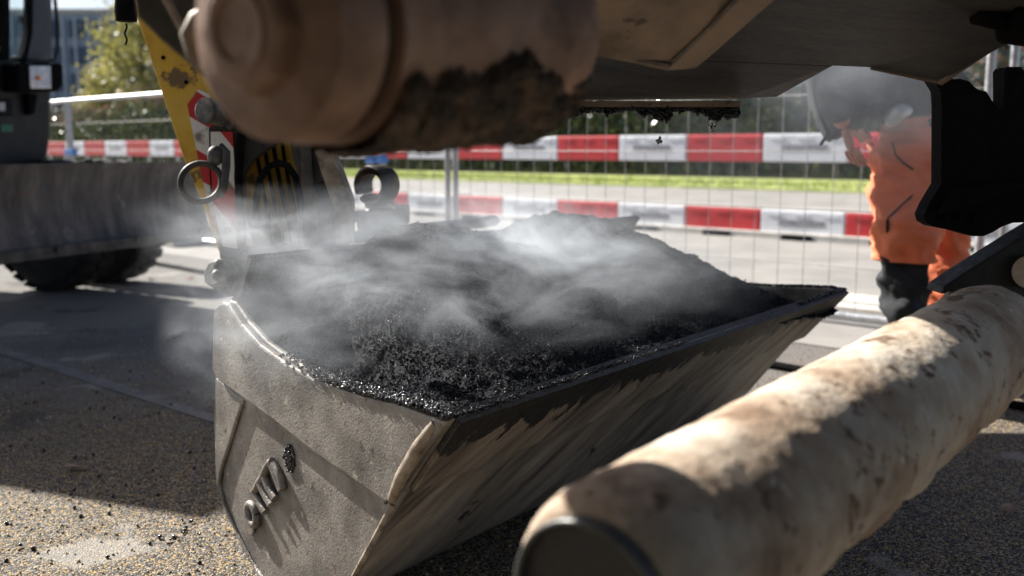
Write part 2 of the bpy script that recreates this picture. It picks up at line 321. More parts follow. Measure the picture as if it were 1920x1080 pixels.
ICO_F = np.array([(0, 11, 5), (0, 5, 1), (0, 1, 7), (0, 7, 10), (0, 10, 11), (1, 5, 9), (5, 11, 4), (11, 10, 2), (10, 7, 6), (7, 1, 8), (3, 9, 4), (3, 4, 2), (3, 2, 6), (3, 6, 8), (3, 8, 9), (4, 9, 5), (2, 4, 11), (6, 2, 10), (8, 6, 7), (9, 8, 1)])
def rand_rot(n):
    q = rng.normal(size=(n, 4)); q /= np.linalg.norm(q, axis=1)[:, None]; w, x, y, z = q.T
    return np.stack([1-2*(y*y+z*z), 2*(x*y-z*w), 2*(x*z+y*w), 2*(x*y+z*w), 1-2*(x*x+z*z), 2*(y*z-x*w), 2*(x*z-y*w), 2*(y*z+x*w), 1-2*(x*x+y*y)], 1).reshape(n, 3, 3)
def grains(name, pos, rad, m, parent=None):
    n = len(pos); sc = rng.uniform(.7, 1.25, (n, 3))*np.asarray(rad)[:, None]
    v = ICO_V[None]*(1+rng.normal(0, .12, (n, 12, 1))); v = v*sc[:, None, :]; v = np.einsum('nij,nkj->nki', rand_rot(n), v)+np.asarray(pos)[:, None, :]
    f = ICO_F[None]+np.arange(n)[:, None, None]*12
    return arr_mesh(name, v.reshape(-1, 3), f.reshape(-1, 3), m, parent)

# ================================================================== THE GROUND
U = V(.735, -.678, 0); NV = V(.678, .735, 0)     # the road runs along U; NV points across it, away from us
def sheet(name, a0, a1, b0, b1, z, m, base=V(1.73, 5.06, 0)):    # a along U from the fence foot, b across
    mb = MB(); q = [base+U*a+NV*b for a, b in ((a0, b0), (a1, b0), (a1, b1), (a0, b1))]
    mb.add([(p[0], p[1], z) for p in q], [(0, 1, 2, 3)]); o = mb.build(name, m); return tag(o, kind='structure')
mb = MB(); mb.add([(-900, -300, 0), (900, -300, 0), (900, 900, 0), (-900, 900, 0)], [(0, 1, 2, 3)]); tag(mb.build('ground', M['ground']), kind='structure')
sheet('road', -80, 30, -.62, 6.1, .004, M['roadgrey'])
def strip(name, b0, b1, h, m, a0=-90, a1=30):
    mb = MB(); c = V(1.73, 5.06, 0)+U*(a0+a1)/2+NV*(b0+b1)/2; c[2] = h/2-.02
    mb.box(c, (a1-a0, b1-b0, h+.04), (U, NV, V(0, 0, 1))); return tag(mb.build(name, m, bevel=.01), kind='structure')
strip('kerb', .42, .56, .03, M['concrete'])
strip('kerb_strip', .70, 1.0, .02, M['concrete'])
strip('kerb_strip', 4.3, 4.75, .07, M['concrete'])
strip('kerb_strip', 7.6, 7.85, .10, M['concrete'])
sheet('road_far', -160, 40, 7.85, 14.9, .008, M['roadgrey'])
strip('grass_verge', 14.9, 21.6, .06, M['grass'], -190, 50)
mb = MB(); q0 = G(270, 495); q1 = G(1500, 700); dd_ = unit(q1-q0)
mb.tube([q0-dd_*3+dd_*k*.5+NV*.02*math.sin(k*1.3)+V(0, 0, .018) for k in range(26)], .016, 8)
tag(mb.build('hose', M['black'], smooth=True), 'thin dark hose lying on the sunlit road in front of the fence', 'hose')
g0, g1 = G(-200, 592), G(430, 795); gd = unit(g1-g0); gn = V(-gd[1], gd[0], 0); mb = MB()
mb.add([g0-gn*.045+V(0, 0, .003), g1-gn*.03+V(0, 0, .003), g1+gn*.03+V(0, 0, .003), g0+gn*.045+V(0, 0, .003)], [(0, 1, 2, 3)]); tag(mb.build('road_joint', mat('joint_filler', [(.10, .098, .094), (.2, .19, .18)], scale=14, rough=(.8, .9), bump=.3)), kind='structure')
# short grass blades on the verge
n = 26000
aa = rng.uniform(-60, 12, n); bb = rng.uniform(14.95, 19, n); base = V(1.73, 5.06, .03)+aa[:, None]*U+bb[:, None]*NV
hh = rng.uniform(.05, .14, n); ww = .02; an = rng.uniform(0, 6.28, n); d = np.stack([np.cos(an), np.sin(an), 0*an], 1)*ww
tip = base+np.stack([rng.normal(0, .03, n), rng.normal(0, .03, n), hh], 1)
vv = np.stack([base-d, base+d, tip], 1).reshape(-1, 3)
tag(arr_mesh('grass', vv, np.arange(3*n).reshape(n, 3), M['grass']), 'short sunlit green grass on the verge beyond the road', 'grass', kind='stuff')
# loose grit and crumbs near the bucket
n = 9000
pp = np.stack([rng.uniform(-2.6, 2.4, n), rng.uniform(1.6, 5, n), np.zeros(n)], 1); rr = rng.uniform(.0018, .0042, n); pp[:, 2] = rr*.5
tag(grains('grit', pp, rr, mat('loose_grit', [(.10, .095, .09), (.36, .25, .11), (.45, .42, .38)], scale=35, rough=(.5, .8), bump=0, rmp=(.4, .6))), 'loose yellow and grey grit scattered over the near asphalt', 'grit', kind='stuff')
pc = []
for x, y, k in ((350, 995, 5), (330, 985, 3), (900-700, 945, 2), (395, 985, 2), (60, 700, 2), (180, 740, 2), (215, 755, 2), (165, 770, 2), (316, 765, 1), (350, 850, 1), (65, 655, 1), (230, 705, 1), (75, 620, 1), (195, 735, 1), (130, 930, 2), (400, 1025, 3), (355, 1010, 2), (410, 985, 1), (20, 745, 4), (70, 757, 3), (15, 840, 3), (190, 850, 2), (360, 850, 2), (25, 1010, 2)):
    g = G(x, y)
    for _ in range(k): pc.append(g+V(rng.normal(0, .03), rng.normal(0, .03), .006))
for q in range(70): 
    g = G(rng.uniform(0, 430), rng.uniform(620, 1060)); pc.append(g+V(0, 0, .004))
tag(grains('asphalt_crumbs', np.array(pc), rng.uniform(.002, .006, len(pc)), M['grain']), 'spilled black asphalt crumbs on the ground left of the bucket', 'crumbs', kind='stuff')
# leaves and chips on the road
for i, (x, y, lab, c) in enumerate(((355, 524, 'rust orange dry leaf on the sunlit asphalt left of the bucket', (.5, .16, .06)), (285, 525, 'brown dry leaf on the sunlit asphalt beside the big tyre', (.2, .12, .09)),
                               (140, 882, 'curled brown dry leaf in the shade at the edge of the sunlit patch', (.22, .15, .11)), (1888, 965, 'pinkish stone chip on the shaded ground at far right', (.35, .24, .2)))):
    g = G(x, y); mb = MB(); rr = .03 if i < 3 else .018; ring = []
    for k in range(9):
        a = k*2*math.pi/9; q = rr*(1+.35*math.sin(3*a+i)); ring.append(g+V(q*math.cos(a), .6*q*math.sin(a), .006+.01*abs(math.sin(2*a+i))))
    mb.prism(ring, (0, 0, .003 if i < 3 else .012)); nm = 'stone' if i == 3 else 'leaf'
    tag(mb.build(nm, plain('dry_leaf', c, .7), bevel=.001), lab, nm)

# ================================================================== THE DITCHING BUCKET
A = P(850, 785, 1.5); B = G(1585, 545, A[2]); W = float(np.linalg.norm(B-A)); D = (B-A)/W; S = V(-D[1], D[0], 0); K = .18
ZU = V(0, 0, 1)
nl = unit(np.cross(S+K*D, ZU))
if np.dot(nl, -D) < 0: nl = -nl                   # outward normal of the near side plate
def sz(px, py):
    q = PL(px, py, A, nl); return float(np.dot(q-A, S)), float(q[2])
def BL(s, z, w=0., far=False):                    # bucket coordinates -> world; w runs inward from the side plate
    x = (W-K*s-w) if far else (K*s+w); q = A+D*x+S*s; q[2] = z; return q
rim_px = [(850, 785), (820, 768), (760, 752), (700, 738), (650, 722), (600, 703), (550, 677), (500, 641), (465, 603), (441, 567), (443, 545), (450, 500), (453, 486), (462, 479)]
out_px = [(850, 785), (800, 860), (745, 940), (705, 1010), (668, 1078)]
back_px = [(490, 1080), (470, 1045), (440, 985), (418, 935), (409, 860), (408, 780), (411, 695), (413, 590), (418, 572), (430, 563)]
rim = [sz(*p) for p in rim_px]; low = [sz(*p) for p in out_px]; back = [sz(*p) for p in back_px]
zb = .012
mid = [(low[-1][0]+.075, .055), (low[-1][0]+.14, .022), (low[-1][0]+.2, zb-.004), (back[0][0]-.08, -.008+zb)]
back[0] = (back[0][0], max(back[0][1], .02))
prof = low+mid+back+[(rim[-4][0]+.006, rim[-4][1]), rim[-1]]     # shell from the lip round the belly to the top of the back
def smoothp(pts, n=2, keep=(0, -1)):
    for _ in range(n):
        q = [pts[0]]
        for a, b in zip(pts[:-1], pts[1:]): q += [(a[0]*.75+b[0]*.25, a[1]*.75+b[1]*.25), (a[0]*.25+b[0]*.75, a[1]*.25+b[1]*.75)]
        q.append(pts[-1]); pts = q
    return pts
bk = empty('excavator_bucket', A*V(1, 1, 0), 'dusty grey steel ditching bucket heaped with steaming black asphalt', 'bucket')
TH = .014
# shell: outer profile, inner profile offset inward
po = smoothp(low+mid+back[:7], 1)+back[7:]+[rim[-4], rim[-1]]
cen = V(.4, .38)
def inset(pts, t):
    out = []
    for i, p in enumerate(pts):
        a = V(*pts[max(i-1, 0)]); b = V(*pts[min(i+1, len(pts)-1)]); d = unit(b-a); nn = V(-d[1], d[0])
        if np.dot(nn, cen-V(*p)) < 0: nn = -nn
        out.append(tuple(V(*p)+nn*t))
    return out
pi = inset(po, TH)
def ribbon(mb, po, pi, w0, w1, nseg=1, wig=0):
    k = len(mb.v); n = len(po)
    for j in range(nseg+1):
        t = j/nseg
        for (s, z) in list(po)+list(pi):
            a = K*s+w0; b = W-K*s-w1; q = A+D*(a+(b-a)*t)+S*s; q[2] = z; mb.v.append(tuple(q))
    for j in range(nseg):
        o0 = k+j*2*n; o1 = o0+2*n
        for i in range(n-1):
            mb.f.append((o0+i, o0+i+1, o1+i+1, o1+i)); mb.f.append((o0+n+i, o1+n+i, o1+n+i+1, o0+n+i+1))
        mb.f.append((o0, o1, o1+n, o0+n)); mb.f.append((o0+n-1, o0+2*n-1, o1+2*n-1, o1+n-1))
    mb.f.append(tuple(k+i for i in range(n))+tuple(k+n+i for i in range(n-1, -1, -1)))
    e = k+nseg*2*n; mb.f.append(tuple(e+n+i for i in range(n))+tuple(e+i for i in range(n-1, -1, -1)))
mb = MB(); ribbon(mb, po, pi, .004, .004, 24); shell = mb.build('bucket_shell', M['shell'], bk, smooth=True)
# cutting edge: thicker, worn lip plate along the front, tar-caked along the top
le = [low[0], low[1], low[2]]; ledn = unit(V(*low[1])-V(*low[0])); onrm = V(ledn[1], -ledn[0])
if np.dot(onrm, cen-V(*low[0])) > 0: onrm = -onrm
def lipmesh(l0, l1, off, thick, xs0, xs1, nseg, rag=0, name='cutting_edge', m=None):
    mb = MB(); k0 = None
    rows = []
    for j in range(nseg+1):
        t = xs0+(xs1-xs0)*j/nseg; l = l1+(rag*(.7*fbm((t*W, 0, 3.1), 7, 5)+.45*fbm((t*W, 5, 3.1), 38, 3)+.25*fbm((t*W, 9, 3.1), 160, 2)+.1) if rag else 0)
        p0 = V(*low[0])+ledn*l0; p1 = V(*low[0])+ledn*max(l, l0+.012)
        row = []
        for p, o in ((p0, off), (p1, off), (p1, off+thick), (p0, off+thick)):
            q2 = p+onrm*o; q = A+D*(K*q2[0]+(W-2*K*q2[0])*t)+S*q2[0]; q[2] = q2[1]; row.append(q)
        rows.append(row)
    for r_ in rows: mb.v += [tuple(x) for x in r_]
    for j in range(nseg):
        a = j*4; b = a+4
        for i in range(4): mb.f.append((a+i, a+(i+1) % 4, b+(i+1) % 4, b+i))
    mb.f.append((0, 1, 2, 3)); mb.f.append((nseg*4+3, nseg*4+2, nseg*4+1, nseg*4))
    return mb.build(name, m or M['shell'], bk, bevel=.002 if not rag else 0)
lipmesh(-.004, .185, .0015, .012, .002, .998, 40)
# side plates
def side(far, name='side_plate'):
    pts = [p for p in rim]+[(rim[-1][0], rim[-1][1])]
    poly = po[:-1]+[rim[-1]]+rim[-2:0:-1]
    # keep polygon simple: outline = shell profile reversed + rim
    outl = po[:len(po)-2]+rim[9:10]+rim[10:]          # lip .. belly .. back .. step .. top
    outl = outl + []                                   # top corner back down the rim curve
    outl = po[:len(po)-2]+[rim[-5]]+rim[1:9][::-1] if False else po[:len(po)-2]+rim[:10][::-1][:-1]
    mb = MB(); mb.prism([BL(s, z, 0, far) for s, z in outl], (-1 if far else 1)*(-nl)*TH*(1 if not far else 1) if not far else D*-TH)
    o = mb.build(name, M['bucket'], bk, bevel=.004); return o
side(False); side(True)
# upper corner of the back wall standing above the side plates (both ends are closed by the shell itself)
# wear plate bolted on the outside of the side plate
wear_px = [(852, 787), (760, 754), (700, 741), (650, 725), (600, 706), (550, 680), (500, 644), (465, 606), (440, 568), (430, 565), (418, 573), (413, 590), (410, 692), (422, 712), (470, 745), (540, 797), (600, 845), (670, 893), (738, 940)]
def wear(far):
    pts = [sz(*p) for p in wear_px]; n_out = nl if not far else unit(np.cross(S-K*D, ZU))
    if far and np.dot(n_out, D) < 0: n_out = -n_out
    mb = MB(); mb.prism([BL(s, z, 0, far)+n_out*.0005 for s, z in pts], n_out*.016)
    return mb.build('wear_plate', M['bucket'], bk, bevel=.005)
wear(False); wear(True)
# folded stiffener down the back corner of the side plate
mb = MB(); st = [sz(*p) for p in ((411, 706), (425, 718), (462, 748), (420, 880), (413, 925), (409, 860))]
mb.prism([BL(*p)+nl*.0005 for p in st], nl*.008); mb.build('stiffener', M['bucket'], bk, bevel=.004)
# corner gusset at the front of the side plate
n2 = -S; gp = [sz(*p) for p in ((838, 792), (800, 792), (770, 850), (740, 925), (748, 948), (765, 938))]
mb = MB(); 
g0, g1 = BL(*sz(828, 790)), BL(*sz(748, 932))
mb.tube([g0+nl*.012, g0*.7+g1*.3+nl*.02, g0*.3+g1*.7+nl*.021, g1+nl*.014], [.008, .0115, .0115, .009], 10); mb.build('corner_bead', M['edge'], bk, smooth=True)
# weld beads
mb = MB(); wl = [BL(*sz(*p))+nl*.003 for p in ((411, 699), (440, 726), (470, 750), (540, 803), (600, 852), (670, 899), (736, 945))]
fine = []
for a, b in zip(wl[:-1], wl[1:]):
    for k in range(8): fine.append(a+(b-a)*k/8)
mb.tube(fine, [.0055*(.8+.4*random.random()) for _ in fine], 8); mb.build('weld_bead', M['bucket'], bk, smooth=True)
mb = MB(); wl = [BL(*sz(*p))+nl*.002 for p in ((738, 945), (715, 990), (668, 1076), (650, 1105))]
mb.tube(wl, .006, 8); mb.build('weld_bead', M['edge'], bk, smooth=True)
mb = MB(); bp_ = [BL(s, z)+nl*.002 for s, z in po[len(low)*2+4:-4]]
mb.tube(bp_, [.005*(.7+.6*random.random()) for _ in bp_], 8); mb.build('weld_bead', M['bucket'], bk, smooth=True)
# hole filled with asphalt, dents, and the raised lettering
def on_plate(px, py, h=.0): return BL(*sz(px, py))+nl*h
mb = MB(); hc = sz(545, 858)
mb.prism([BL(hc[0]+.017*math.cos(a), hc[1]+.028*math.sin(a))+nl*.001 for a in np.linspace(0, 2*math.pi, 20)[:-1]], nl*.002); hole = mb.build('hole', M['tar'], bk)
pos = [BL(hc[0]+.012*random.gauss(0, .6), hc[1]+.021*random.gauss(0, .55))+nl*.003 for _ in range(90)]; grains('asphalt_plug', pos, rng.uniform(.002, .0042, 90), M['grain'], hole)
def letter(paths, name='letter'):
    for pth in paths:
        mb = MB(); w = [on_plate(*p, .006) for p in pth]
        # smooth the stroke
        for _ in range(2):
            q = [w[0]]
            for a, b in zip(w[:-1], w[1:]): q += [a*.75+b*.25, a*.25+b*.75]
            q.append(w[-1]); w = q
        mb.tube(w, .0088, 10); o = mb.build(name, M['bucket'], bk, smooth=True)
zp = lambda pts: [(420+x/4.909, 800+y/4.909) for x, y in pts]
letter([zp([(285+38*math.cos(a)-22*math.sin(a)*-1*.9, 800+95*math.sin(a)) for a in np.linspace(0, 2*math.pi, 18)])])
letter([zp([(300, 600), (330, 560), (352, 500), (384, 462), (405, 405), (440, 335), (472, 315)])])
for q in ([(305, 590), (345, 680), (405, 780)], [(350, 495), (400, 610), (462, 715)], [(392, 430), (440, 560), (500, 655)], [(455, 320), (500, 420), (560, 580)], [(480, 330), (545, 450), (572, 570)]): letter([zp(q)])
mb = MB(); mb.prism([on_plate(474+6*math.cos(a), 992+10*math.sin(a), .0015) for a in np.linspace(0, 2*math.pi, 16)[:-1]], nl*.004); mb.build('letter_dot', M['shell'], bk, bevel=.001)
# top bar behind the back wall, hitch ears
b0, b1 = P(640, 448, 2.52), P(932, 413, 3.0)
mb = MB(); mb.tube([b0, b0*.5+b1*.5, b1*.98+b0*.02, b1], [.017, .017, .017, .012], 12); mb.build('top_tube', M['hopper'], bk, smooth=True)

# ---------------- asphalt heap
heap_e = empty('asphalt_heap', A*V(1, 1, 0)+D*.9+S*.3+V(0, 0, .3), 'glistening black heap of hot asphalt filling the steel bucket', 'asphalt')
s_max = rim[-1][0]-.012
rs = np.array([p[0] for p in rim[:10]]); rz = np.array([p[1] for p in rim[:10]])
nx, ns = 620, 260
def inner_lip(s):      # front boundary of the fill, just inside the lip
    return 0
xx = np.linspace(0, 1, nx); ss = np.linspace(.012, s_max, ns)
def heap(t, s):
    """height of the fill; t along the bucket 0..1 (near to far), s from the lip backwards"""
    u = s/s_max
    # crest height along the bucket, then the slope from the lip up to it
    crest = np.interp(t, [0, .05, .1, .15, .2, .3, .42, .5, .6, .7, .78, .86, .93, 1], [.50, .525, .60, .68, .735, .728, .68, .712, .728, .702, .66, .60, .53, .46])
    lipz = A[2]+np.interp(t, [0, .02, .3, .5, .8, 1], [.004, .002, -.004, -.02, -.045, -.07])
    rimz = np.interp(s, rs, rz)
    across = np.interp(u, [0, .08, .3, .55, .75, .9, 1], [0, .13, .5, .86, 1, .96, .84])
    z = lipz+(crest-lipz)*across
    # ends meet the side plates at the rim
    w = np.exp(-(t/.06)**2); z = z*(1-w)+(rimz+.003*np.exp(-((u-.3)/.3)**2)-.06*np.clip(u-.55, 0, 1)**1.0*1.8)*w
    w = np.exp(-((1-t)/.03)**2); z = z*(1-w)+(rimz-.06-.04*u)*w
    return z
Z = np.zeros((nx, ns)); PTS = np.zeros((nx, ns, 3))
for i, t in enumerate(xx):
    z = heap(t, ss)
    for j, s in enumerate(ss):
        q = A+D*((K*s+.012)+(W-2*K*s-.024)*t)+S*s
        fade = min(1, s/.05)*min(1, t/.03)
        h = .02*fbm((q[0], q[1], 0), 6, 3)*fade+.006*fbm((q[0], q[1], 2), 40, 3)+.0035*mnoise.noise(Vector((q[0]*160, q[1]*160, 4)))
        PTS[i, j] = (q[0], q[1], z[j]+h)
idx = np.arange(nx*ns).reshape(nx, ns)
f = np.stack([idx[:-1, :-1], idx[1:, :-1], idx[1:, 1:], idx[:-1, 1:]], -1).reshape(-1, 4)
arr_mesh('heap_body', PTS.reshape(-1, 3), f, M['asphalt'], heap_e, smooth=True)
n = 90000
ii = rng.integers(0, nx-1, n); jj = rng.integers(0, ns-1, n); gp = PTS[ii, jj]+rng.normal(0, .0015, (n, 3)); gr = rng.uniform(.0009, .0023, n)
# denser, coarser crumbs spilled over the near rim and along the lip
ex = []; er = []
for _ in range(2600):
    s = abs(rng.normal(.16, .13)); s = min(s, .5); z = float(np.interp(s, rs, rz)); ex.append(BL(s, z, rng.uniform(-.022, .012))+V(0, 0, rng.uniform(-.001, .005)+.002)); er.append(rng.uniform(.0018, .0036))
for _ in range(900):
    t = rng.uniform(0, .5)**1.2; q = A+D*(W*t)+S*rng.uniform(-.006, .01); q[2] = A[2]+rng.uniform(.001, .006); ex.append(q); er.append(rng.uniform(.0012, .0028))
for _ in range(900):
    t = rng.uniform(.8, 1); q = A+D*(W*t)+S*rng.uniform(-.004, .01); q[2] = A[2]+rng.uniform(.001, .008); ex.append(q); er.append(rng.uniform(.002, .004))
for _ in range(700):
    s = rng.uniform(0, .3); z = float(np.interp(s, rs, rz)); ex.append(BL(s, z, rng.uniform(-.01, .012), True)+V(0, 0, .003)); er.append(rng.uniform(.002, .004))
gp = np.concatenate([gp, np.array(ex)]); gr = np.concatenate([gr, er])
gl = rng.random(len(gp)) < .3; gl[90000:] = rng.random(len(gp)-90000) < .7
tag(grains('crumb_layer', gp[~gl], gr[~gl], M['matte'], heap_e), kind='stuff')
tag(grains('glossy_crumbs', gp[gl], gr[gl], M['grain'], heap_e), kind='stuff')

# ================================================================== FOREGROUND PIPE
pa, pb = P(1146, 1114, .72), P(1850, 640, 1.5)
pa = pa-unit(pb-pa)*.022; ax = unit(pb-pa); pr = .087; u1 = unit(np.cross(ax, ZU)); u2 = np.cross(u1, ax)
pipe = empty('support_pipe', pa*V(1, 1, 0)+V(0, 0, pa[2]-pr), 'thick pale mud caked steel pipe running across the right foreground', 'pipe')
mb = MB(); L_ = float(np.linalg.norm(pb-pa)); nseg, nr = 260, 110; k = 0
for i in range(nseg+1):
    t = (i/nseg)**1.15; c = pa+(pb-pa)*t; e_ = min(1, t*L_/.05); rr_ = pr*(.80+.20*math.sqrt(max(0, 1-(1-e_)**2)))
    for j in range(nr):
        a = 2*math.pi*j/nr; dv = math.cos(a)*u1+math.sin(a)*u2; q = c+dv*rr_
        under = max(0, -math.sin(a))
        h = .0014*fbm(q, 9, 4)+.0012*fbm(q, 40, 3)+(.0018+.011*under)*max(0, fbm(q+V(3, 0, 0), 14, 4))*(.3+.7*min(1, t*2))
        mb.v.append(tuple(q+dv*h))
for i in range(nseg):
    for j in range(nr): mb.f.append((i*nr+j, i*nr+(j+1) % nr, (i+1)*nr+(j+1) % nr, (i+1)*nr+j))
mb.f.append(tuple(nseg*nr+j for j in range(nr)))
mb.build('pipe_body', M['mudpipe'], pipe, smooth=True)
def ringmesh(c, ax, ro, ri, ln, n=48):
    mb = MB(); ax = unit(ax); a1 = unit(np.cross(ax, ZU)); a2 = np.cross(a1, ax)
    for rr, l in ((ro, 0), (ro, ln), (ri, ln), (ri, 0)):
        for j in range(n):
            a = 2*math.pi*j/n; mb.v.append(tuple(np.array(c)+ax*l+rr*(math.cos(a)*a1+math.sin(a)*a2)))
    for q in range(4):
        for j in range(n): mb.f.append((q*n+j, q*n+(j+1) % n, ((q+1) % 4)*n+(j+1) % n, ((q+1) % 4)*n+j))
    return mb
ringmesh(pa-ax*.012, ax, pr*.80, pr*.745, .02).build('end_rim', M['ring'], pipe, smooth=True, bevel=.002)
mb = MB(); mb.tube([pa-ax*.004, pa+ax*.004], pr*.75, 40); cap = mb.build('end_cap', M['blackpaint'], pipe)
# clamp on the pipe's far end
pc_ = P(1840, 560, 1.55)
mb = MB(); mb.prism([P(x, y, 1.56) for x, y in ((1763, 552), (1770, 538), (1812, 510), (1920, 442), (1990, 400), (1990, 700), (1915, 640), (1880, 590), (1860, 556), (1810, 548))], (0, .06, 0))
clampe = empty('pipe_clamp', P(1900, 560, 1.58)*V(1, 1, 0), 'black steel clamp plate gripping the far end of the muddy pipe', 'clamp')
mb.build('clamp_plate', M['blackpaint'], clampe, bevel=.004)
mb = MB(); mb.tube([P(1932, 510, 1.53), P(1932, 510, 1.60)], .026, 24); mb.build('clamp_pin', M['mudpipe'], clampe, smooth=True)
mb = MB(); mb.tube([P(1775, 552, 1.54), P(1784, 560, 1.54), P(1800, 556, 1.54)], .006, 8); mb.build('clamp_bolt', M['greysteel'], clampe, smooth=True)

# ================================================================== BLACK FRAME BRACKET (right)
brk = empty('step_bracket', P(1830, 440, 1.95), 'black moulded bracket hanging in silhouette at right in front of the orange trousers', 'bracket')
pts = [(1742, 131), (1747, 126), (1757, 127), (1775, 140), (1790, 149), (1800, 147), (1818, 152), (1828, 163), (1838, 169), (1850, 171), (1862, 190), (1880, 212), (1884, 212), (1884, 132), (1889, 125), (1915, 125), (1920, 132), (1990, 132), (1990, 415), (1900, 418), (1880, 425), (1862, 436), (1845, 443), (1825, 443), (1795, 434), (1750, 425), (1737, 417), (1733, 403), (1742, 383), (1757, 358), (1765, 345), (1766, 200), (1764, 170), (1752, 150)]
mb = MB(); mb.prism([P(x, y, 1.95) for x, y in pts], (0, .05, 0)); mb.build('bracket_body', M['black'], brk, bevel=.006)
mb = MB()
for x in (1775, 1800, 1825): mb.prism([P(x, 400, 1.94), P(x+8, 403, 1.94), P(x+8, 418, 1.94), P(x, 415, 1.94)], (0, .012, 0))
mb.prism([P(x, y, 1.935) for x, y in ((1790, 352), (1920, 340), (1990, 340), (1990, 352), (1920, 352), (1800, 392), (1760, 400))], (0, .014, 0))
build_split(mb, 'rib', M['black'], brk, bevel=.002)

# ================================================================== OVERHEAD HOPPER
hop = empty('overhead_hopper', P(1300, 190, 2.1), 'dark steel hopper belly hanging over the bucket, its lip crusted with asphalt', 'hopper')
def plate(pix, name, m, parent, th=(0, 0, .012), bev=.003):
    mb = MB(); mb.prism([P(x, y, d) for x, y, d in pix], th); return mb.build(name, m, parent, bevel=bev)
plate([(1060, 189, 2.1), (1386, 186, 2.1), (1457, 182, 2.1), (1562, 124, 1.85), (1060, 104, 1.85)], 'front_plate', M['hopper'], hop)
plate([(1060, 104, 1.85), (1562, 124, 1.85), (1632, 127, 1.84), (1764, 154, 1.83), (1930, 60, 1.55), (1930, -260, 1.15), (1000, -260, 1.15)], 'belly_plate', M['hopper'], hop)
plate([(1632, 127, 1.843), (1764, 154, 1.833), (1764, 159, 1.833), (1632, 131, 1.843)], 'edge_strip', M['beam'], hop)
mb = MB()
for a, b in (((1764, 154, 1.82), (1930, 42, 1.62)),): mb.tube([P(*a), P(*b)], .006, 8)
mb.build('seam', M['beam'], hop, smooth=True)
mb = MB(); mb.box((.58, 2.42, 1.75), (.86, .56, .9)); mb.build('hopper_shade_box', M['hopper'], hop, bevel=.01)  # unseen box added behind the plates to shade the bucket's far end
mb = MB(); mb.box((0, -1.4, 2.2), (7, 4.7, 1.7)); mb.build('sky_blocker', M['hopper'], hop, bevel=.05)  # unseen block added above and behind the camera to cut sky fill
mb = MB(); mb.box((-.35, 3.85, 1.62), (1.6, .75, .5)); mb.build('shade_beam', M['hopper'], hop, bevel=.02)  # hidden beam added to cast shade on the ground at lower right
# lip bar and ragged asphalt hanging from it
mb = MB(); mb.box((P(1080, 196, 2.1)+P(1386, 195, 2.1))/2, (np.linalg.norm(P(1080, 196, 2.1)-P(1386, 195, 2.1)), .03, .012)); mb.build('lip_bar', M['beam'], hop, bevel=.002)
pp = []; rr = []
for _ in range(3200):
    x = rng.uniform(1068, 1386); hang = 10+14*max(0, fbm((x*.02, 0, 0), 1.0, 4)+.3)+8*max(0, fbm((x*.07, 3, 0), 1, 3))
    if 1225 < x < 1260 or 1330 < x < 1386: hang += 12
    y = 196+rng.uniform(0, 1)**1.2*hang; pp.append(P(x, y, 2.1+rng.uniform(-.012, .012))); rr.append(rng.uniform(.002, .0045))
for _ in range(40): pp.append(P(rng.uniform(1325, 1345), rng.uniform(215, 248), 2.1)); rr.append(rng.uniform(.001, .0025))
tag(grains('asphalt_crust', pp, rr, M['grain'], hop), kind='stuff')
clod = P(1236, 264, 2.1)
tag(grains('falling_crumb', clod[None]+rng.normal(0, .002, (8, 3)), np.full(8, .0038), M['grain']), 'single black asphalt crumb falling in mid air beneath the hopper lip', 'crumb')
# rib beam welded under the hopper, nearer to us
bm_ = empty('cross_beam', P(1270, 130, 1.35), 'rusty brown box beam crossing under the dark hopper beside the muddy cylinder', 'beam')
plate([(1040, -60, 1.15), (1040, 92, 1.3), (1120, 104, 1.33), (1250, 134, 1.35), (1262, 132, 1.35), (1440, -60, 1.2)], 'beam_web', M['beam'], bm_, (0, .02, .02))
plate([(1250, 134, 1.345), (1302, 130, 1.36), (1330, 108, 1.34), (1520, -60, 1.2), (1436, -60, 1.195), (1275, 112, 1.33)], 'beam_flange', M['beam'], bm_, (0, -.012, .004))
mb = MB(); mb.tube([P(1118, 96, 1.32), P(1180, 107, 1.33), P(1255, 122, 1.335)], .0035, 8); mb.tube([P(1262, 116, 1.33), P(1330, 52, 1.28), P(1400, -20, 1.2)], .003, 8); build_split(mb, 'weld_bead', M['darksteel'], bm_, smooth=True)
# bolt stub top right
mb = MB(); mb.tube([P(1826, 26, 1.5), P(1905, 44, 1.5)], .015, 20); mb.tube([P(1885, 40, 1.5), P(1960, 50, 1.5)], .032, 24)
bo = mb.build('pivot_pin', M['black'], None, smooth=True, bevel=.003); tag(bo, 'black pivot pin with a wide collar at the top right corner under the hopper', 'pin')

# ================================================================== MUDDY CYLINDER (top)
c1 = V(.010, 1.19, 1.034); c0 = V(-.232, .865, 1.0); axc = unit(c1-c0); Lc = float(np.linalg.norm(c1-c0))
v1 = unit(np.cross(axc, ZU)); v2 = np.cross(v1, axc)
cyl = empty('pivot_drum', (c0+c1)/2-V(0, 0, .12), 'brown muddy steel drum with a hub hanging across the top of the picture', 'drum')
def lathe(c, ax, a1, a2, prof_, n=96, disp=None):
    mb = MB()
    for (l, r) in prof_:
        for j in range(n):
            a = 2*math.pi*j/n; dv = math.cos(a)*a1+math.sin(a)*a2; q = c+ax*l+dv*r
            if disp: q = q+dv*disp(q, l, a)
            mb.v.append(tuple(q))
    m_ = len(prof_)
    for i in range(m_-1):
        for j in range(n): mb.f.append((i*n+j, i*n+(j+1) % n, (i+1)*n+(j+1) % n, (i+1)*n+j))
    mb.f.append(tuple(range(n-1, -1, -1))); mb.f.append(tuple((m_-1)*n+j for j in range(n)))
    return mb
